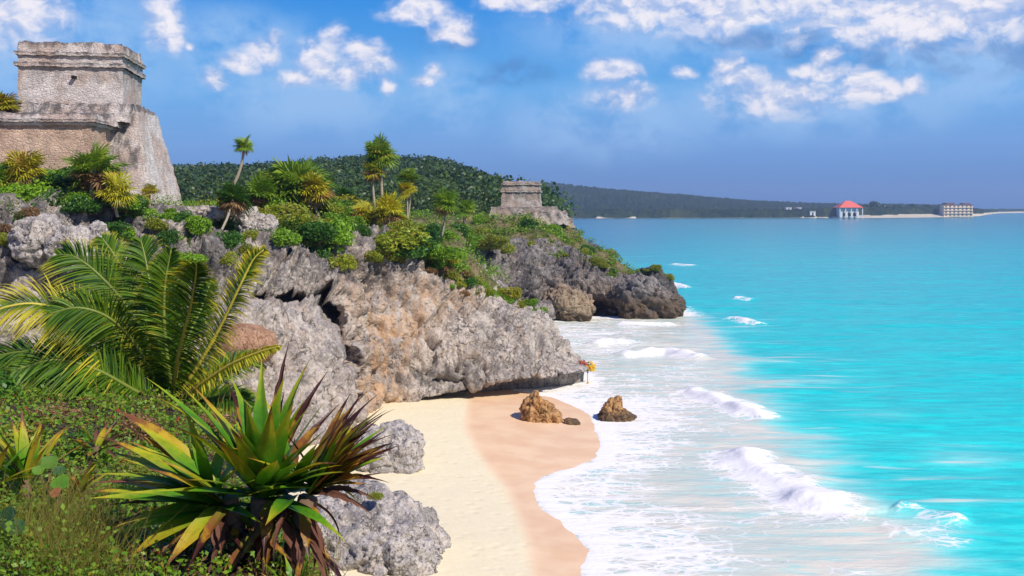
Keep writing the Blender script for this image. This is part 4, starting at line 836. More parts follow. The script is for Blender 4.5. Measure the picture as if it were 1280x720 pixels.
def rim_plants(P, fl, n, ur, jr, rs, mix, word, group):
    U = P[..., 0] / P[..., 1] * FPX + 640; k = 0; I = np.where((U[:, fl[5]] > ur[0]) & (U[:, fl[5]] < ur[1]))[0]; I = I[P[I, fl[5], 1] < (71.5 if P is near_P else 118)]
    while k < n:
        i = int(random.choice(I)); j = random.randint(*jr); p = P[i, j]; r = random.uniform(*rs); mt = random.choices([m for m, _ in mix], [w for _, w in mix])[0]
        cw = {'leaf_green': 'bright green', 'leaf_dark': 'dark green', 'leaf_olive': 'olive green', 'leaf_yellow': 'yellow tinged', 'leaf_dry': 'brown dry'}[mt]
        shrub((p[0], p[1], p[2] - .12 * r), r, mt, '%s plant %s' % (cw, word), '%s %s' % (cw, group)); k += 1
f5 = near_fl[5]
rim_plants(near_P, near_fl, 58, (290, 600), (f5 - 14, f5 + 5), (.6, 1.3), GM + [('leaf_olive', 2), ('leaf_dry', .6)], 'hanging from the near cliff rim', 'plants on the near cliff rim')
rim_plants(near_P, near_fl, 20, (480, 580), (f5 - 24, f5 + 2), (.35, .8), [('leaf_olive', 4), ('leaf_green', 2), ('leaf_dry', 3), ('leaf_yellow', 1.5)], 'in the stained gully of the near cliff', 'plants in the cliff gully')
rim_plants(near_P, near_fl, 22, (590, 672), (f5 - 2, f5 + 6), (.45, .95), [('leaf_green', 3), ('leaf_olive', 4), ('leaf_yellow', 1)], 'in the strip along the descending headland ridge', 'plants along the headland ridge')
rim_plants(near_P, near_fl, 40, (120, 345), (f5 - 34, f5 + 2), (.6, 1.25), [('leaf_green', 3), ('leaf_dark', 3), ('leaf_olive', 3)], 'on the cliff edge behind the coconut palm', 'plants on the cliff edge')  # dark leaf colour mixed in to stand for the palm's shade
rim_plants(near_P, near_fl, 16, (-60, 130), (f5 - 22, f5 + 2), (.5, 1.0), [('leaf_olive', 3), ('leaf_dry', 2), ('leaf_dark', 1)], 'between the grey rocks of the cliff edge', 'plants between the grey rocks')
rim_plants(far_P, far_fl, 20, (600, 830), (far_fl[5] - 4, far_fl[5] + 6), (.5, 1.0), [('leaf_green', 2), ('leaf_olive', 5), ('leaf_dark', 1)], 'along the rim of the far headland', 'plants on the far headland rim')

def fan_leaf(V, F, T, base, d, r, n=22, span=R(290), fold=0.35):
    """palmate leaf: petiole end base, facing direction d"""
    d = d / np.linalg.norm(d); s = np.cross(d, [0, 0, 1.0]); s = s / (np.linalg.norm(s) + 1e-6); up = np.cross(s, d); rr = rng.random()
    for k in range(n):
        a = -span / 2 + span * (k + .5) / n; ln = r * (0.72 + 0.28 * math.cos(a * .55)) * rng.uniform(.88, 1.08); ax = d * math.cos(a) + s * math.sin(a)
        w = np.cross(ax, up) * ln * 0.062; tip = base + ax * ln + np.array([0, 0, -ln * rng.uniform(.05, .28)]); mid = base + ax * ln * .55 + up * fold * .12 * r * (1 if k % 2 else -1)
        b = len(V); V += [base, mid - w, tip, mid + w]; F.append((b, b + 1, b + 2, b + 3)); T += [rr] * 4
def palm_crown(n, r, droop=0.2, low=-0.35, flat=1.0):
    V, F, T = [], [], []
    for k in range(n):
        a = rng.uniform(0, 2 * math.pi); e = rng.uniform(low, 1.25); d = np.array([math.cos(a) * math.cos(e), math.sin(a) * math.cos(e), math.sin(e) * flat]); pl = r * rng.uniform(.30, .62)
        base = d * pl; dd = d + np.array([0, 0, -droop * rng.uniform(.3, 1.4)]); fan_leaf(V, F, T, base, dd, r * rng.uniform(.62, .85))
        q = np.cross(d, [0, 0, 1]); q = q / (np.linalg.norm(q) + 1e-6) * r * .012; b = len(V); V += [np.zeros(3) - q, np.zeros(3) + q, base + q, base - q]; F.append((b, b + 1, b + 2, b + 3)); T += [.3] * 4
    return np.array(V), np.array(F), T
def thatch_palm(label, base, top, r, mat, nl=20, dead=8, group=None, bend=0.15, tr=0.07):
    base = np.array(base, float); top = np.array(top, float); t = thing('fan_palm', label, 'palm', tuple(base), 0, group)
    rel = top - base; pts = [rel * s + np.array([rel[1], -rel[0], 0]) * 0 + np.array([-1, 0, 0]) * bend * math.sin(s * math.pi) * np.linalg.norm(rel) * .5 for s in np.linspace(-.12, 1, 9)]
    mb = MB(); mb.tube(pts, [tr * (1.25 - .4 * s) for s in np.linspace(0, 1, 9)], 7); mb.build('trunk', M['trunk'], t, True)
    v, f, T = palm_crown(nl, r); o = mesh_obj('crown', v, f, M[mat], {'rnd': T}, False, t); o.location = rel; o.rotation_euler = (random.uniform(-.3, .3), random.uniform(-.35, .15), 0); o.scale = (random.uniform(.85, 1.1), 1, random.uniform(.85, 1.25))
    if dead:
        v, f, T = palm_crown(dead, r * .8, .9, -1.2, 1.0); v[:, 2] = -np.abs(v[:, 2]) * .9; o = mesh_obj('dead_fronds', v, f, M['leaf_dry'], {'rnd': T}, False, t); o.location = rel + np.array([0, 0, -.08 * r])
    return t
def tp(label, bu, bv, tu, tv, Y, rpx, mat='fan_green', Yb=None, **k):
    k['nl'] = int(k.get('nl', 20) * 1.5)
    thatch_palm(label, W(bu, bv, Yb or Y), W(tu, tv, Y), rpx / FPX * Y, mat, **k)
tp('slender leaning fan palm against the sky right of the temple', 290, 236, 305, 183, 63, 15, 'fan_green', nl=20, dead=9, bend=-.12, tr=.09)
tp('fan palm leaning far out on a bent bare trunk from the cliff edge', 236, 337, 291, 250, 55.0, 26, 'fan_dark', Yb=52.6, nl=18, dead=12, bend=-.18, tr=.07)
tp('tallest shaggy fan palm on the near headland', 479, 268, 476, 196, 72, 23, 'fan_green', nl=30, dead=8, bend=.02, tr=.11)
tp('shorter yellowing fan palm leaning on the left of the tallest one', 470, 268, 466, 214, 71.5, 17, 'fan_yellow', nl=16, dead=14, bend=.05, tr=.09)
tp('thin fan palm with a small yellow crown right of the tallest one', 508, 282, 511, 222, 71, 14, 'fan_green', nl=18, dead=6, bend=-.1, tr=.06)
tp('second small crown drooping under the thin palm top', 508, 284, 508, 238, 70.6, 14, 'fan_yellow', nl=14, dead=8, bend=-.06, tr=.06)
tp('round headed fan palm nearest the headland gully', 553, 292, 556, 256, 70, 19, 'fan_green', nl=20, dead=12, bend=-.08, tr=.07)
tp('broad low yellow fan palm under the thin palm', 488, 296, 488, 268, 68, 26, 'fan_yellow', nl=22, dead=8, tr=.09)
tp('low yellow green fan palm left of the broad yellow one', 456, 290, 456, 270, 68.5, 18, 'fan_yellow', nl=16, dead=4)
tp('low dark fan palm behind the mound of scrub', 432, 275, 430, 252, 76, 20, 'fan_dark', nl=18, dead=4)
tp('squat bright fan palm halfway along the headland top', 412, 280, 410, 262, 70, 18, 'fan_green', nl=18, dead=4)
tp('big domed palm clump with a yellow edge', 376, 285, 374, 244, 66, 42, 'fan_green', nl=46, dead=12, tr=.12)
tp('yellow fan palm on the right flank of the domed clump', 398, 270, 394, 240, 65, 24, 'fan_yellow', nl=18, dead=8)
tp('bright fan palm low on the left of the domed clump', 326, 280, 325, 246, 64, 26, 'fan_green', nl=22, dead=6)
tp('green fan palm between the leaning palms and the dome', 345, 272, 346, 232, 67, 24, 'fan_green', nl=24, dead=4)
tp('wide fan palm with brown skirts in front of the temple wing', 118, 262, 118, 214, 51.5, 38, 'fan_green', nl=24, dead=18, tr=.10)
tp('yellow fan palm leaning against the temple buttress', 146, 268, 146, 240, 51, 24, 'fan_yellow', nl=18, dead=12)
tp('yellow green fan palm at the left end of the wing wall', 34, 250, 32, 214, 51.5, 28, 'fan_yellow', nl=20, dead=8)
tp('small palm growing on the terrace at the left frame edge', 3, 155, 4, 132, 57, 22, 'fan_yellow', nl=20, dead=8)
tp('little yellow palm at the corner of the temple slope', 188, 262, 188, 240, 55, 12, 'fan_yellow', nl=14, dead=4)
tp('low fan palm hidden in the scrub at the far left', -10, 260, -8, 232, 51, 26, 'fan_green', nl=20, dead=4)
tp('short fan palm on the slope under the small shrine', 580, 280, 582, 262, 100, 16, 'fan_green', nl=18, dead=4)

# low cover of small leafy plants over the plateau and rims
def build_cover():
    C = []; S = []
    def sow(n, us, Ys, h):
        u = rng.uniform(*us, n); Y = rng.uniform(*Ys, n); x = (u - 640) / FPX * Y; z = np.concatenate([Tz(c) for c in np.array_split(np.stack([x, Y], 1), 8)])
        p3 = np.stack([x, Y, x * 0], 1); k = fbm(p3 * .35, 2) > -.22
        k &= inside(np.stack([x, Y], 1), land_poly); p = np.stack([x, Y, z], 1)[k]
        m = 26; q = p[:, None] + rng.normal(size=(len(p), m, 3)) * [.35, .35, .22] + [0, 0, h]; C.append(q.reshape(-1, 3)); S.append(np.full(len(p) * m, .10) * (Y[k].repeat(m) / 65) * rng.uniform(.5, 1.1, len(p) * m))
    sow(3200, (-60, 640), (47, 82), .3); sow(900, (300, 640), (80, 112), .2); sow(420, (590, 840), (113.5, 128), .15); sow(700, (150, 700), (105, 150), .3)
    x = rng.uniform(-32, -5, 5200); Y = rng.uniform(20, 52, 5200); q = np.stack([x, Y], 1); so = sstep(x + 0.165 * Y, -3.2, -5.5) * sstep(Y, 20, 34); k = (rng.random(5200) < so * .8) & (fbm(np.stack([x, Y, x * 0], 1) * .3, 2) > -.2)
    p = np.stack([x, Y, sand_z(q)], 1)[k]; m = 26; C.append((p[:, None] + rng.normal(size=(len(p), m, 3)) * [.4, .4, .2] + [0, 0, .12]).reshape(-1, 3)); S.append(np.full(len(p) * m, .085) * rng.uniform(.5, 1.1, len(p) * m))
    v, f, rn = leaf_cards(np.concatenate(C), np.concatenate(S), 1.8, .3)
    tag(mesh_obj('ground_cover', v, f, M['leaf_mixed'], {'rnd': rn}, False), 'low mixed green cover of small plants over the cliff tops and the gully behind the bank', 'ground cover', kind='stuff')
M['leaf_mixed'] = leaf_material('mixed_low_leaves', (0.07, 0.20, 0.012), (0.28, 0.40, 0.025), (0.36, 0.26, 0.07), objvar=0)
build_cover()

# flowering clump on the headland tip
def build_flowers():
    P0 = W(736, 457, 69.0); t = thing('flowering_plant', 'red and yellow flowering clump clinging to the tip of the near headland', 'plant', tuple(P0))
    for nm, mat, c, r, n in [('red_blooms', 'bloom_red', (-.42, -.2, .18), (.34, .3, .26), 110), ('yellow_blooms', 'bloom_yellow', (.15, -.2, -.05), (.32, .3, .38), 150), ('leaves', 'leaf_dark', (.0, .1, -.12), (.5, .35, .42), 90), ('hanging_bloom', 'bloom_yellow', (-.1, -.3, -1.25), (.09, .09, .2), 30)]:
        d = rng.normal(size=(n, 3)); d /= np.linalg.norm(d, axis=1)[:, None]; v, f, rn = leaf_cards(np.array(c) + d * np.array(r) * rng.uniform(.5, 1, (n, 1)), np.full(n, .10)); mesh_obj(nm, v, f, M[mat], {'rnd': rn}, False, t)
    mb = MB(); mb.tube([(-.1, -.1, -.2), (-.12, -.3, -.7), (-.1, -.3, -1.2)], .02, 5); mb.build('stem', M['stem'], t)
M['bloom_red'] = leaf_material('red_blooms', (0.75, 0.10, 0.06), (0.80, 0.28, 0.16), objvar=0); M['bloom_yellow'] = leaf_material('yellow_blooms', (0.80, 0.45, 0.02), (0.85, 0.62, 0.05), objvar=0)
build_flowers()

for k in range(9):
    x = random.uniform(-16, -8.5); Y = random.uniform(33, 45)
    if x + .165 * Y > -3.5: x = -.165 * Y - 4.5
    mt = ('leaf_dark', 'leaf_olive', 'leaf_green')[k % 3]; w_ = ('dark green', 'olive green', 'bright green')[k % 3]
    shrub((x, Y, float(sand_z(np.array([[x, Y]]))[0])), random.uniform(.6, 1.1), mt, '%s shrub in the gully between the bank and the cliff' % w_, '%s shrubs in the gully' % w_)
# ------------------------------------------------------------------ bank in the foreground
def bank_edge(y): return np.where(y < 5, 1.2 - 0.41 * y, -0.85 - 0.33 * (y - 5)) + 0.10 * np.sin(y * 2.3) + 0.06 * np.sin(y * 5.1)
def bank_z(x, y):
    z = 10.2 - 0.105 * (np.maximum(y, 0) - 5); z = z + 0.10 * np.clip(-x - 2, 0, 6); p = np.stack([x, y, x * 0], -1); z = z + 0.22 * np.exp(-(((x + 1.27) / .55) ** 2 + ((y - 5.0) / .45) ** 2)) + 0.10 * fbm(p * 0.9, 3) + 0.04 * perlin(p * 4)
    e = x - bank_edge(y); z = z - 9.0 * sstep(e, -0.25, 2.6) - 0.25 * sstep(e, -1.0, 0.0); return z - 8.5 * sstep(y, 14.2, 21.0)
def build_bank():
    A = np.concatenate([np.linspace(-1.6, 0.3, 150)]); ys = np.concatenate([np.linspace(-4, 3, 12)[:-1], np.linspace(3, 15, 110), np.linspace(15.2, 24, 26)])
    xs = np.linspace(-22, 4, 230); X, Y = np.meshgrid(xs, ys, indexing='ij'); z = bank_z(X.ravel(), Y.ravel())
    tag(mesh_obj('bank', np.stack([X.ravel(), Y.ravel(), z], 1), grid_faces(len(xs), len(ys)), M['soil']), kind='structure')
build_bank()
def bz(x, y): return float(bank_z(np.array([x]), np.array([y]))[0])

# ------------------------------------------------------------------ coconut palm
def frond_leaf_material():
    m, N, b = new_mat('coconut_leaflets'); t = N.attr('t'); r = N.attr('rnd'); ob = N.rnd()
    col = N.mix(r, (0.016, 0.062, 0.005), (0.12, 0.22, 0.010)); col = N.mix(N.step(N.math('ADD', t, N.math('MULTIPLY', N.attr('yel'), 0.9)), 0.75, 1.25), col, (0.46, 0.40, 0.025))
    N.put(b.inputs['Base Color'], col); b.inputs['Roughness'].default_value = 0.5; b.inputs['Specular IOR Level'].default_value = 0.22
    tr = N.n.new('ShaderNodeBsdfTranslucent'); N.put(tr.inputs[0], N.mix(1.0, col, (1.3, 1.3, 0.5), 'MULTIPLY')); mx = N.n.new('ShaderNodeMixShader'); mx.inputs[0].default_value = 0.13
    N.link(b.outputs[0], mx.inputs[1]); N.link(tr.outputs[0], mx.inputs[2]); N.link(mx.outputs[0], N.n['Material Output'].inputs[0]); return m
M['leaflet'] = frond_leaf_material(); M['rachis'] = plain('yellow_midrib', (0.50, 0.40, 0.05), 0.5, 0.15, 9, 0.4)
def frond(parent, base, px, wid, yel=0.2, n=135, droop=0.35, name='frond', origin=None, sidebias=0.0, green=False):
    pts = np.array([W(*p) for p in px]); path = catmull(pts, [8] * (len(pts) - 1)) - np.array(origin); m = len(path)
    face = np.array([rng.uniform(-.3, .3), -rng.uniform(.5, 1.0), rng.uniform(.4, .9)]); o2 = MB(); o2.tube(path, [0.028 * (1 - .8 * i / m) + .004 for i in range(m)], 6)
    V, F, T, RN = [], [], [], []; s = np.linspace(0, m - 1.001, n + 8)[6:]
    for si in s:
        i = int(si); p = path[i] + (path[min(i + 1, m - 1)] - path[i]) * (si - i); tg = path[min(i + 1, m - 1)] - path[max(i - 1, 0)]; tg /= np.linalg.norm(tg); f = si / (m - 1)
        sd = np.cross(tg, face); ln_ = np.linalg.norm(sd); sd = np.array([1.0, 0, 0]) if ln_ < .15 else sd / ln_; up = np.cross(sd, tg)
        L = wid * .84 * (0.20 + 1.1 * math.sin(math.pi * min(1, .14 + f * .85)) ** .8) * rng.uniform(.85, 1.1)
        for q in (-1, 1):
            d = sd * q * (1 - .35 * f) + tg * (.45 + .55 * f) + up * rng.uniform(.10, .42) + rng.normal(size=3) * .06; d /= np.linalg.norm(d); wv = np.cross(d, up + rng.normal(size=3) * .5); wv = wv / np.linalg.norm(wv) * .0125
            b = len(V); K = 5; rr = rng.random()
            for k in range(K + 1):
                g = k / K; c = p + d * L * g + np.array([0, 0, -1.0]) * droop * L * g * g; w = wv * (1 - g ** 2 * .95) * (.5 + 1.2 * g if g < .4 else 1)
                V += [c - w, c + w]; T += [g, g]; RN += [rr, rr]
            for k in range(K): F.append((b + 2 * k, b + 2 * k + 1, b + 2 * k + 3, b + 2 * k + 2))
    fr = mesh_obj(name, np.array(V), np.array(F), M['leaflet'], {'t': T, 'rnd': RN, 'yel': np.full(len(V), yel)}, True, parent)
    r = o2.build('rachis', M['rachis'] if yel > .3 else M['green_rachis'], fr, True); return fr
M['green_rachis'] = plain('green_midrib', (0.16, 0.20, 0.03), 0.5, 0.2, 9, 0.4)
def build_coconut():
    Y = 12.6; b = W(212, 530, Y); t = thing('coconut_palm', 'young coconut palm with arching feathery fronds in the left foreground', 'palm', tuple(b)); B = (212, 505, Y)
    sp = [([(205, 505, Y), (175, 478, Y - .2), (140, 440, Y - .5), (95, 398, Y - .8), (45, 380, Y - 1.1), (-5, 388, Y - 1.3), (-45, 412, Y - 1.4)], .62, .75),
          ([(206, 500, Y), (190, 440, Y), (160, 385, Y + .1), (125, 345, Y + .2), (95, 322, Y + .2), (72, 318, Y + .3)], .60, .25),
          ([(210, 498, Y), (202, 430, Y + .1), (190, 370, Y + .2), (182, 325, Y + .3), (176, 300, Y + .4)], .55, .10),
          ([(208, 498, Y), (192, 420, Y + .3), (165, 360, Y + .5), (142, 318, Y + .6), (128, 298, Y + .6)], .50, .25),
          ([(214, 498, Y), (224, 440, Y - .4), (238, 385, Y - .7), (244, 352, Y - .9), (246, 330, Y - 1.0)], .55, .35),
          ([(216, 500, Y), (206, 420, Y - .2), (206, 360, Y - .2), (214, 312, Y - .2)], .50, .15),
          ([(218, 502, Y), (246, 460, Y - .1), (275, 410, Y - .2), (298, 362, Y - .3), (316, 326, Y - .3), (330, 312, Y - .3)], .34, .7),
          ([(220, 508, Y), (250, 482, Y - .4), (288, 456, Y - .7), (325, 440, Y - .9), (350, 433, Y - 1.0)], .16, .9),
          ([(203, 508, Y), (150, 478, Y - .1), (90, 452, Y), (30, 440, Y + .1), (-30, 452, Y + .1)], .55, .05),
          ([(203, 512, Y), (155, 500, Y - .5), (95, 484, Y - .9), (35, 482, Y - 1.2), (-20, 500, Y - 1.3)], .55, .05),
          ([(222, 505, Y), (262, 470, Y + .5), (300, 450, Y + .8), (320, 452, Y + 1.0)], .34, .05),
          ([(222, 512, Y), (260, 498, Y - .3), (296, 496, Y - .5), (315, 510, Y - .6)], .30, .15),
          ([(206, 500, Y), (176, 440, Y - .4), (140, 400, Y - .8), (100, 385, Y - 1.0), (62, 392, Y - 1.1)], .55, .10),
          ([(212, 498, Y), (232, 430, Y + .5), (252, 385, Y + .9), (264, 350, Y + 1.1)], .4, .05), ([(206, 500, Y + .2), (170, 450, Y + .5), (120, 415, Y + .8), (70, 405, Y + 1)], .6, .0), ([(208, 500, Y + .3), (180, 430, Y + .6), (150, 370, Y + .9), (135, 330, Y + 1)], .6, .0), ([(210, 500, Y + .3), (205, 430, Y + .6), (206, 380, Y + .9), (198, 345, Y + 1)], .5, .0), ([(204, 506, Y - .2), (168, 488, Y - .5), (120, 462, Y - .8), (70, 450, Y - 1.0), (20, 462, Y - 1.2)], .6, .02)]
    for px, w, ye in sp: frond(t, None, px, w, ye, origin=b)
    mb = MB(); mb.tube([(0, 0, -.35), (.0, 0, .05), (0, 0, .32)], [.17, .15, .09], 10); mb.build('trunk', M['stem'], t, True)
    V, F, T = [], [], []
    for k in range(26):      # dry sheaths and dead leaf bases round the foot
        a = rng.uniform(0, 6.28); d = np.array([math.cos(a), math.sin(a), rng.uniform(-.1, .8)]); p0 = d * .08 + [0, 0, .1]; p1 = p0 + d * rng.uniform(.3, .7); w = np.cross(d, [0, 0, 1]) * .03; b_ = len(V); V += [p0 - w, p0 + w, p1 + w * .2 + [0, 0, -.12], p1 - w * .2 + [0, 0, -.12]]; F.append((b_, b_ + 1, b_ + 2, b_ + 3)); T += [rng.random()] * 4
    mesh_obj('dry_sheath', np.array(V), np.array(F), M['leaf_dry'], {'rnd': T}, False, t)
build_coconut()

# ------------------------------------------------------------------ big strap-leaved rosettes
def strap_material(name, base, mid, yel, tip, shift=0.0):
    m, N, b = new_mat(name); t = N.attr('t'); r = N.rnd(); p = N.pos()
    n = N.noise(N.scale(p, (30, 30, 3)), 1.0, 5, 0.65); n2 = N.noise(p, 12, 6, 0.7)
    tt = N.math('ADD', N.math('ADD', t, N.math('MULTIPLY', N.math('SUBTRACT', r, 0.5), 0.36)), N.math('MULTIPLY', N.math('SUBTRACT', n2, 0.5), 0.6)); tt = N.math('ADD', tt, shift)
    col = N.ramp(tt, [(0.0, base), (0.36, mid), (0.70, yel), (0.82, (0.38, 0.20, 0.02)), (0.92, tip), (1.0, tip)])
    col = N.mix(N.step(n, 0.45, 0.7, 0, 0.55), col, N.mix(1.0, col, (0.55, 0.6, 0.5), 'MULTIPLY'))
    spots = N.step(N.noise(p, 24, 4, 0.7), 0.64, 0.72, 0, 0.8); col = N.mix(N.math('MULTIPLY', spots, N.step(t, 0.15, 0.6)), col, (0.20, 0.08, 0.02))
    N.put(b.inputs['Base Color'], col); b.inputs['Roughness'].default_value = 0.42; b.inputs['Specular IOR Level'].default_value = 0.28
    N.put(b.inputs['Normal'], N.bump(n, 0.35, 0.004))
    tr = N.n.new('ShaderNodeBsdfTranslucent'); N.put(tr.inputs[0], N.mix(1.0, col, (1.2, 1.25, 0.5), 'MULTIPLY')); mx = N.n.new('ShaderNodeMixShader'); mx.inputs[0].default_value = 0.22
    N.link(b.outputs[0], mx.inputs[1]); N.link(tr.outputs[0], mx.inputs[2]); N.link(mx.outputs[0], N.n['Material Output'].inputs[0]); return m
M['strap'] = strap_material('strap_leaf_green', (0.025, 0.11, 0.008), (0.10, 0.27, 0.012), (0.42, 0.40, 0.02), (0.13, 0.05, 0.03), -0.17)
M['strap_yellow'] = strap_material('strap_leaf_yellowing', (0.10, 0.20, 0.01), (0.30, 0.34, 0.015), (0.50, 0.34, 0.02), (0.22, 0.08, 0.03), -0.02)
M['strap_brown'] = strap_material('strap_leaf_withering', (0.04, 0.10, 0.01), (0.16, 0.17, 0.02), (0.22, 0.075, 0.025), (0.06, 0.018, 0.016), 0.22)
M['strap_dead'] = plain('strap_leaf_dead', (0.12, 0.05, 0.03), 0.7, 0.5, 12, 0.2)
def strap_mesh(width, bend, fold, twist, seed, ragged=0.0):
    r_ = np.random.default_rng(seed); K = 16; J = 6; V = []; T = []; c = np.zeros(3); ang = 0.0; pts = []
    for k in range(K + 1):
        pts.append((c.copy(), ang)); ang += bend / K * (0.4 + 1.2 * k / K); c = c + np.array([0, -math.sin(ang), math.cos(ang)]) / K
    for k, (c, a) in enumerate(pts):
        g = k / K; w = width * (0.62 + 0.45 * math.sin(math.pi * min(1, g * 1.15 + .05))) * (1 - g ** 3.2) if g < 1 else 0.0015; w = max(w, .0015); tw = twist * g
        for j in range(J + 1):
            x = (j / J * 2 - 1) * w; dep = fold * abs(x) + (0.06 * w * math.sin(9 * g + j)); rg = ragged * r_.normal() * w if j in (0, J) else 0
            l = np.array([x + rg, dep, 0]); l = np.array([l[0] * math.cos(tw) - l[1] * math.sin(tw), l[0] * math.sin(tw) + l[1] * math.cos(tw), 0]); n_ = np.array([0, math.cos(a), math.sin(a)])
            V.append(c + np.array([l[0], 0, 0]) + n_ * l[1]); T.append(min(1, g + .05 * abs(j / J * 2 - 1)))
    return mesh_obj('leaf', np.array(V), grid_faces(K + 1, J + 1), None, {'t': T}, True, None, False).data
def meshes(mat, sp):
    out = []
    for k, s in enumerate(sp): me = strap_mesh(*s); me.materials.append(M[mat]); out.append(me)
    return out
STRAP = {'strap': meshes('strap', [(.060, .35, .35, .1, 1), (.066, .15, .42, -.2, 2), (.056, .6, .3, .3, 3), (.07, .25, .5, 0, 4)]),
         'strap_yellow': meshes('strap_yellow', [(.062, .45, .3, .2, 5), (.066, .7, .25, -.3, 6), (.055, .3, .4, .1, 7)]),
         'strap_brown': meshes('strap_brown', [(.045, .3, .6, .5, 8, .15), (.05, .6, .55, -.5, 9, .2), (.036, .2, .8, .3, 10, .2)]),
         'strap_dead': meshes('strap_dead', [(.032, 1.2, .9, .9, 11, .3), (.038, 1.6, .8, -.8, 12, .3)])}
def leaf_at(parent, mat, base, tip, up=(0, 0, 1), name='leaf', wscale=1.0):
    """place one leaf from base to tip (relative to the plant); its upper side turns to `up`"""
    base = Vector(base); d = Vector(tip) - base; L = d.length; zz = d.normalized(); u = Vector(up); yy = (u - zz * u.dot(zz)); yy = yy.normalized() if yy.length > 1e-3 else Vector((0, -1, 0)); xx = yy.cross(zz)
    m = Matrix((xx, yy, zz)).transposed().to_4x4(); m.translation = base
    o = bpy.data.objects.new(name, random.choice(STRAP[mat])); COL.objects.link(o); o.parent = parent; s = L * 1.04
    o.matrix_local = m @ Matrix.Diagonal((wscale * min(.78, .35 + .8 * L), s, s, 1)); return o
def rosette_from_tips(parent, org, cpx, Y, tips, mat_of, axis=(0, 0, 1), spread=.05, wscale=1.0):
    c = W(cpx[0], cpx[1], Y) - org
    for (u, v, dy, mt) in tips:
        tip = W(u, v, Y + dy) - org; d = tip - c; h = np.array([d[0], d[1], 0]); base = c + h * spread
        ax = np.array(axis) - h * 0.2; leaf_at(parent, mt, base, tip, ax if np.linalg.norm(h) > .12 else (0, -1, .2), wscale=wscale)
def build_big_plant():
    Y = 5.0; org = W(325, 640, Y); org[2] = bz(org[0], Y) ; t = thing('strap_leaf_plant', 'big green strap leaved rosette plant with orange and brown leaf tips, centre foreground', 'plant', tuple(org)); a, y, b, d = 'strap', 'strap_yellow', 'strap_brown', 'strap_dead'
    # crown facing up: tips as seen from the path
    main = [(325, 455, .10, a), (352, 432, .16, b), (346, 470, -.10, a), (372, 448, .12, a), (392, 462, .20, b), (303, 462, .2, a), (398, 500, .05, a), (310, 500, -.28, a), (338, 505, -.32, a), (362, 500, -.25, a), (296, 520, -.35, a), (385, 520, -.2, a), (375, 555, -.42, a), (345, 560, -.5, a),
            (285, 490, .05, a), (262, 470, .1, y), (245, 478, -.05, a), (222, 466, .05, a), (206, 458, .1, a), (236, 500, -.25, a), (270, 530, -.35, y), (412, 498, .3, b), (330, 500, .4, a), (360, 480, .45, b), (290, 470, .42, b), (404, 545, -.3, a), (420, 572, -.25, a)]
    rosette_from_tips(t, org, (328, 622), Y, main, None)
    left = [(172, 482, .05, y), (168, 505, -.05, a), (158, 520, .05, b), (140, 530, -.1, a), (146, 548, .1, a), (130, 562, -.12, a), (118, 578, 0, y), (110, 596, -.1, a), (122, 610, -.2, a), (196, 574, -.35, y), (140, 640, -.15, y), (136, 660, -.2, a), (150, 676, -.25, y), (135, 622, -.05, b), (180, 540, -.25, a), (205, 690, -.35, y), (238, 700, -.45, b), (170, 600, -.4, a), (215, 560, -.3, y), (120, 650, 0, b), (190, 520, .3, b), (168, 560, .3, a), (150, 585, .25, a)]
    rosette_from_tips(t, org, (285, 630), Y, left, None, axis=(.3, -.3, 1))
    right = [(424, 492, .1, b), (434, 478, .15, b), (444, 486, .0, b), (452, 474, .25, b), (458, 498, .1, b), (468, 516, .0, b), (476, 532, .1, b), (486, 548, -.05, b), (466, 552, -.1, b), (455, 520, -.1, y), (440, 512, -.15, y), (448, 545, -.2, b), (432, 540, -.22, a), (474, 560, .15, b), (462, 590, -.1, d), (456, 606, -.2, d), (430, 505, -.15, y), (416, 520, -.1, a), (450, 500, .3, b), (480, 520, .25, b)]
    rosette_from_tips(t, org, (385, 618), Y, right, None, axis=(-.3, -.3, 1), wscale=1.05)
    rosette_from_tips(t, org, (398, 606), Y, [(q + rng.uniform(-8, 8), w_ + rng.uniform(-10, 10), rng.uniform(-.25, .25), 'strap_brown' if k % 3 else 'strap') for k, (q, w_) in enumerate([(425, 512), (440, 500), (455, 492), (462, 510), (470, 530), (478, 545), (480, 565), (470, 585), (448, 530), (436, 520), (462, 548), (452, 566), (420, 530), (414, 505), (466, 600), (455, 615), (440, 545)])], None, axis=(-.3, -.3, 1), wscale=1.0)
    for (cu, cv, m, nn, sp) in ((328, 622, ['strap'] * 6 + ['strap_brown'], 20, 1.0), (262, 628, ['strap'] * 4 + ['strap_yellow'], 14, .9), (368, 618, ['strap', 'strap', 'strap_brown'], 12, .9), (400, 612, ['strap', 'strap_brown', 'strap_brown', 'strap_brown', 'strap_yellow'], 15, .85)):
        for k in range(nn):
            c = W(cu, cv, Y) - org; an = rng.uniform(0, 6.28); e = rng.uniform(-.1, 1.3); l = rng.uniform(.38, .60) * sp; dd = np.array([math.cos(an) * math.cos(e), math.sin(an) * math.cos(e), math.sin(e)]); leaf_at(t, random.choice(m), c + dd * .03, c + dd * l, (-dd[0] * .4, -dd[1] * .4, 1) if e < .9 else (-dd[0], -dd[1], .2), wscale=.95 * sp)
    for k in range(64):                                             # withered skirt under the crown
        an = rng.uniform(0, 6.28); r = rng.uniform(.15, .45); c = W(322 + rng.uniform(-60, 60), rng.uniform(620, 665), Y) - org; leaf_at(t, 'strap_dead' if k % 3 else 'strap_brown', c, c + np.array([math.cos(an) * r, math.sin(an) * r * .8, -rng.uniform(.08, .28)]), (0, 0, 1), 'dead_leaf')
    mb = MB(); z = W(325, 622, Y)[2] - org[2]; z0 = -.1
    for cx in (-.16, .0, .24): mb.tube([(cx * .5, 0.05, z0), (cx * .8, 0.02, z * .5), (cx, 0, z)], [.06, .055, .05], 8)
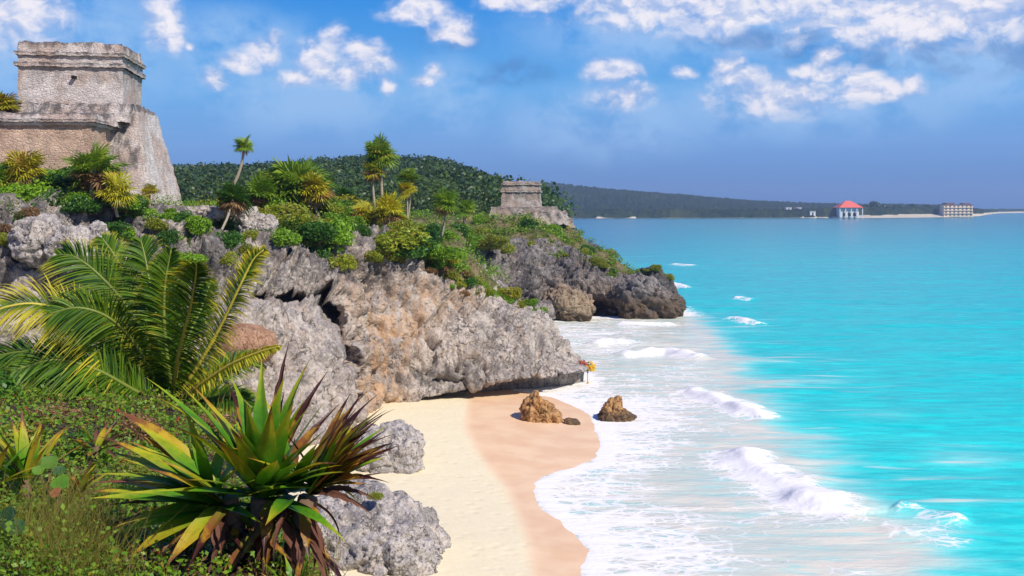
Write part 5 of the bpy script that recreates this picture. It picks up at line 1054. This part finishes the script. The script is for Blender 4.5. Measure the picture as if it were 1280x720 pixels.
    mb.build('stem', M['stem'], t, True)
build_big_plant()
def small_rosette(label, cu, cv, Y, n, L, mats, elev=(.3, 1.4), wscale=.8, name='strap_leaf_plant'):
    o = W(cu, cv, Y); o[2] = bz(o[0], Y); t = thing(name, label, 'plant', tuple(o)); zc = max(0.02, W(cu, cv, Y)[2] - o[2])
    for k in range(n):
        an = rng.uniform(0, 6.28); e = rng.uniform(*elev); l = L * rng.uniform(.7, 1.1); d = np.array([math.cos(an) * math.cos(e), math.sin(an) * math.cos(e), math.sin(e)]); leaf_at(t, random.choice(mats), d * .03 + [0, 0, zc * .4], d * l + [0, 0, zc * .4], (-d[0] * .3, -d[1] * .3, 1) if e < 1 else (-d[0], -d[1], .1), wscale=wscale)
    mb = MB(); mb.tube([(0, 0, -.1), (0, 0, zc * .5 + .02)], .03, 7); mb.build('stem', M['stem'], t, True)
small_rosette('upright yellow green rosette at the left edge of the bank', 32, 572, 6.2, 22, .46, ['strap', 'strap_yellow', 'strap_yellow'], (.7, 1.45))
small_rosette('broad leaved green rosette half out of frame on the left', -14, 580, 6.0, 16, .42, ['strap', 'strap', 'strap_yellow'], (.4, 1.4))
small_rosette('short reddish tipped rosette between the yellow one and the big plant', 98, 585, 6.0, 20, .26, ['strap_yellow', 'strap_brown', 'strap_yellow'], (.4, 1.4))
small_rosette('little brown withered rosette under the coconut palm', 120, 540, 7.6, 18, .35, ['strap_brown', 'strap_dead', 'strap_yellow'], (.2, 1.3))
small_rosette('red leaved seedling at the foot of the big plant', 262, 712, 4.7, 16, .16, ['strap_red', 'strap_red', 'strap_dead'], (.1, 1.2)) if False else None
small_rosette('green grassy rosette below the big plant at the bottom edge', 372, 735, 4.75, 24, .24, ['strap', 'strap', 'strap_brown'], (.6, 1.45), .5)

# ------------------------------------------------------------------ low growth on the bank
def build_bank_growth():
    n = 64000; Y = 4.4 + 11 * rng.random(n) ** 1.4; u = rng.uniform(-60, 450, n); x = (u - 640) / FPX * Y; p3 = np.stack([x, Y, x * 0], 1)
    k = (x < bank_edge(Y) + 1.6); dens = fbm(p3 * 1.3, 3); bare = np.maximum(np.exp(-(((u - 270) / 90) ** 2)) * (Y < 6.5), .55 * sstep(Y, 6.6, 7.6))
    k &= (dens > -.25 + .0 * u) & (rng.random(n) > bare * .75); x, Y, u = x[k], Y[k], u[k]; n = len(x); z = bank_z(x, Y); hgt = np.abs(rng.normal(size=n)) * .055 + .05 * np.clip(dens[k], 0, 1) * 2; hgt = np.where(u < 150, hgt * 1.5, hgt)
    v, f, rn = leaf_cards(np.stack([x, Y, z + hgt], 1), rng.uniform(.011, .026, n) * (Y / 5) ** .5, 1.5, .8)
    tag(mesh_obj('creeping_plants', v, f, M['leaf_creep'], {'rnd': rn}, False), 'small round leaved creeping plants carpeting the bank', 'ground cover', kind='stuff')
    # long dry grass
    m = 2600; V, F, T = [], [], []
    for k in range(m):
        if k < 1500: u0, Yb = rng.normal(85, 45), rng.uniform(4.4, 5.6)
        elif k < 2000: u0, Yb = rng.uniform(330, 425), rng.uniform(4.6, 5.6)
        else: u0, Yb = rng.uniform(-30, 300), rng.uniform(6.2, 11)
        xx = (u0 - 640) / FPX * Yb; zz = bz(xx, Yb) if k % 3 == 0 or k < 3 else zz0; zz0 = zz; h = rng.uniform(.15, .42) * (1 if k < 1500 else .6); a = rng.uniform(0, 6.28); le = rng.uniform(.15, 1.0) * h; w = .0020 * Yb / 5; b = len(V); rr = rng.random()
        for g in (0, .4, .75, 1.0): c = np.array([xx + math.cos(a) * le * g * g, Yb + math.sin(a) * le * g * g, zz - .03 + h * g]); q = w * (1 - g * .9); V += [c + [-q, 0, 0], c + [q, 0, 0]]; T += [rr, rr]
        for q in range(3): F.append((b + 2 * q, b + 2 * q + 1, b + 2 * q + 3, b + 2 * q + 2))
    tag(mesh_obj('dry_grass', np.array(V), np.array(F), M['straw'], {'rnd': T}, False), 'golden dry grass blades standing in the creeping plants', 'grass', kind='stuff')
    # fallen leaves, some red
    n = 8000; Y = 4.4 + 10.5 * rng.random(n) ** 1.2; u = np.where(Y > 6.6, rng.uniform(-60, 430, n), rng.uniform(120, 430, n)); x = (u - 640) / FPX * Y; k = x < bank_edge(Y) + .1; x, Y = x[k], Y[k]
    v, f, rn = leaf_cards(np.stack([x, Y, bank_z(x, Y) + rng.uniform(.005, .05, len(x))], 1), rng.uniform(.01, .026, len(x)) * (Y / 5) ** .5, 2.6, .8); tag(mesh_obj('leaf_litter', v, f, M['litter'], {'rnd': rn}, False), 'brown and red dead leaf litter under the rosette plant', 'leaf litter', kind='stuff')
M['leaf_creep'] = leaf_material('creeping_leaves', (0.10, 0.26, 0.012), (0.30, 0.45, 0.03), (0.34, 0.32, 0.03), objvar=0); M['straw'] = leaf_material('dry_grass_blades', (0.14, 0.17, 0.02), (0.36, 0.26, 0.06), objvar=0)
M['litter'] = leaf_material('dead_leaf_litter', (0.10, 0.05, 0.025), (0.26, 0.15, 0.08), (0.45, 0.03, 0.02), objvar=0)
build_bank_growth()
def round_leaf_plant(label, cu, cv, Y, leaves):
    o = W(cu, cv, Y); o[2] = bz(o[0], Y); t = thing('sea_grape_seedling', label, 'plant', tuple(o)); mb = MB(); top = W(cu, cv, Y) - o; mb.tube([(0, 0, -.05), tuple(top * .6)], .008, 6)
    for (u, v, dy, r, mt) in leaves:
        c = W(u, v, Y + dy) - o; nr = Vector((rng.uniform(-.5, .3), -.75, .75)).normalized(); x_ = nr.cross(Vector((0, 0, 1))).normalized(); y_ = nr.cross(x_); V = [c]; 
        for k in range(18): a = k / 18 * 6.283; q = Vector(c) + (x_ * math.cos(a) + y_ * math.sin(a) * .86) * r * (1 + .05 * math.sin(3 * a + cu) + .05 * math.sin(5 * a + u) - .12 * math.exp(-((a - 3.14) / .3) ** 2)) + nr * r * .12; V.append(np.array(q))
        mesh_obj('leaf', np.array(V), [(0, k + 1, (k + 1) % 18 + 1) for k in range(18)], M[mt], {'rnd': rng.random(19)}, True, t); mb.tube([tuple(top * .4), tuple(c)], .005, 5)
    mb.build('stem', M['stem'], t, True)
M['round_leaf'] = leaf_material('round_leaf_green', (0.07, 0.20, 0.015), (0.13, 0.26, 0.02), objvar=.1); M['round_leaf_red'] = leaf_material('round_leaf_red', (0.36, 0.10, 0.04), (0.42, 0.22, 0.08), objvar=.1); M['round_leaf_dark'] = leaf_material('round_leaf_dark', (0.02, 0.08, 0.02), (0.04, 0.12, 0.025), objvar=.1)
round_leaf_plant('seedling with one round green leaf and a reddish brown one', 76, 622, 5.3, [(76, 604, 0, .050, 'round_leaf'), (70, 616, -.05, .034, 'round_leaf_red'), (86, 640, .05, .03, 'round_leaf')])
round_leaf_plant('seedling with dark round leaves at the lower left edge', 12, 655, 5.0, [(8, 648, 0, .07, 'round_leaf_dark'), (20, 660, -.1, .05, 'round_leaf_dark'), (4, 684, -.1, .06, 'round_leaf'), (2, 710, -.15, .07, 'round_leaf')])
round_leaf_plant('young round leaved plant left of the reddish rosette', 60, 585, 5.9, [(62, 578, 0, .05, 'round_leaf'), (48, 588, -.1, .035, 'round_leaf'), (74, 588, -.1, .035, 'round_leaf_dark')])
shrub(tuple(W(469, 622, 33.6)), .35, 'leaf_olive', 'small green tuft growing on the large pitted boulder', 'tufts on boulders')

# clumps of undergrowth round the foot of the coconut palm
for k, (u, Y, r, mt, lab) in enumerate([(60, 9.5, .35, 'leaf_dry', 'brown dry undergrowth clump left of the coconut palm foot'), (120, 8.6, .30, 'leaf_dark', 'dark green undergrowth clump in front of the coconut palm'), (20, 8.4, .34, 'leaf_olive', 'olive undergrowth clump behind the left edge rosettes'),
        (170, 9.2, .32, 'leaf_dry', 'brown dry undergrowth clump right at the coconut palm foot'), (-10, 11, .5, 'leaf_dark', 'dark green undergrowth clump under the lowest left frond'), (90, 12.5, .5, 'leaf_dark', 'dark green undergrowth clump behind the coconut palm foot'),
        (250, 11, .4, 'leaf_dry', 'brown dry undergrowth clump right of the coconut palm'), (285, 10.4, .3, 'leaf_olive', 'olive undergrowth clump at the bank edge under the brown boulder')]):
    x = (u - 640) / FPX * Y; shrub((x, Y, bz(x, Y) - .03), r, mt, lab, None, .8)

for k in range(22):
    Y = rng.uniform(5.0, 8.2); u = rng.uniform(-20, 215); x = (u - 640) / FPX * Y
    if x > bank_edge(Y) - .3: continue
    mt = ['leaf_green', 'leaf_green', 'leaf_olive', 'leaf_dark'][k % 4]; w_ = {'leaf_green': 'bright green', 'leaf_olive': 'olive', 'leaf_dark': 'dark green'}[mt]
    shrub((x, Y, bz(x, Y) - .02), rng.uniform(.13, .26), mt, 'low %s leafy clump in the creeping plants of the bank' % w_, '%s leafy clumps on the bank' % w_, .8)
# ------------------------------------------------------------------ air
def build_haze():
    mb = MB(); mb.box(-2600, 3600, -60, 5200, -7.5, 110); m = bpy.data.materials.new('sea_haze'); m.use_nodes = True; nt = m.node_tree; nt.nodes.clear()
    out = nt.nodes.new('ShaderNodeOutputMaterial'); v = nt.nodes.new('ShaderNodeVolumePrincipled'); v.inputs['Density'].default_value = HAZE; v.inputs['Color'].default_value = (0.52, 0.72, 1.0, 1)
    v.inputs['Anisotropy'].default_value = 0.1; nt.links.new(v.outputs[0], out.inputs['Volume']); tag(mb.build('haze', m), kind='stuff')
HAZE = 0.00022
build_haze()
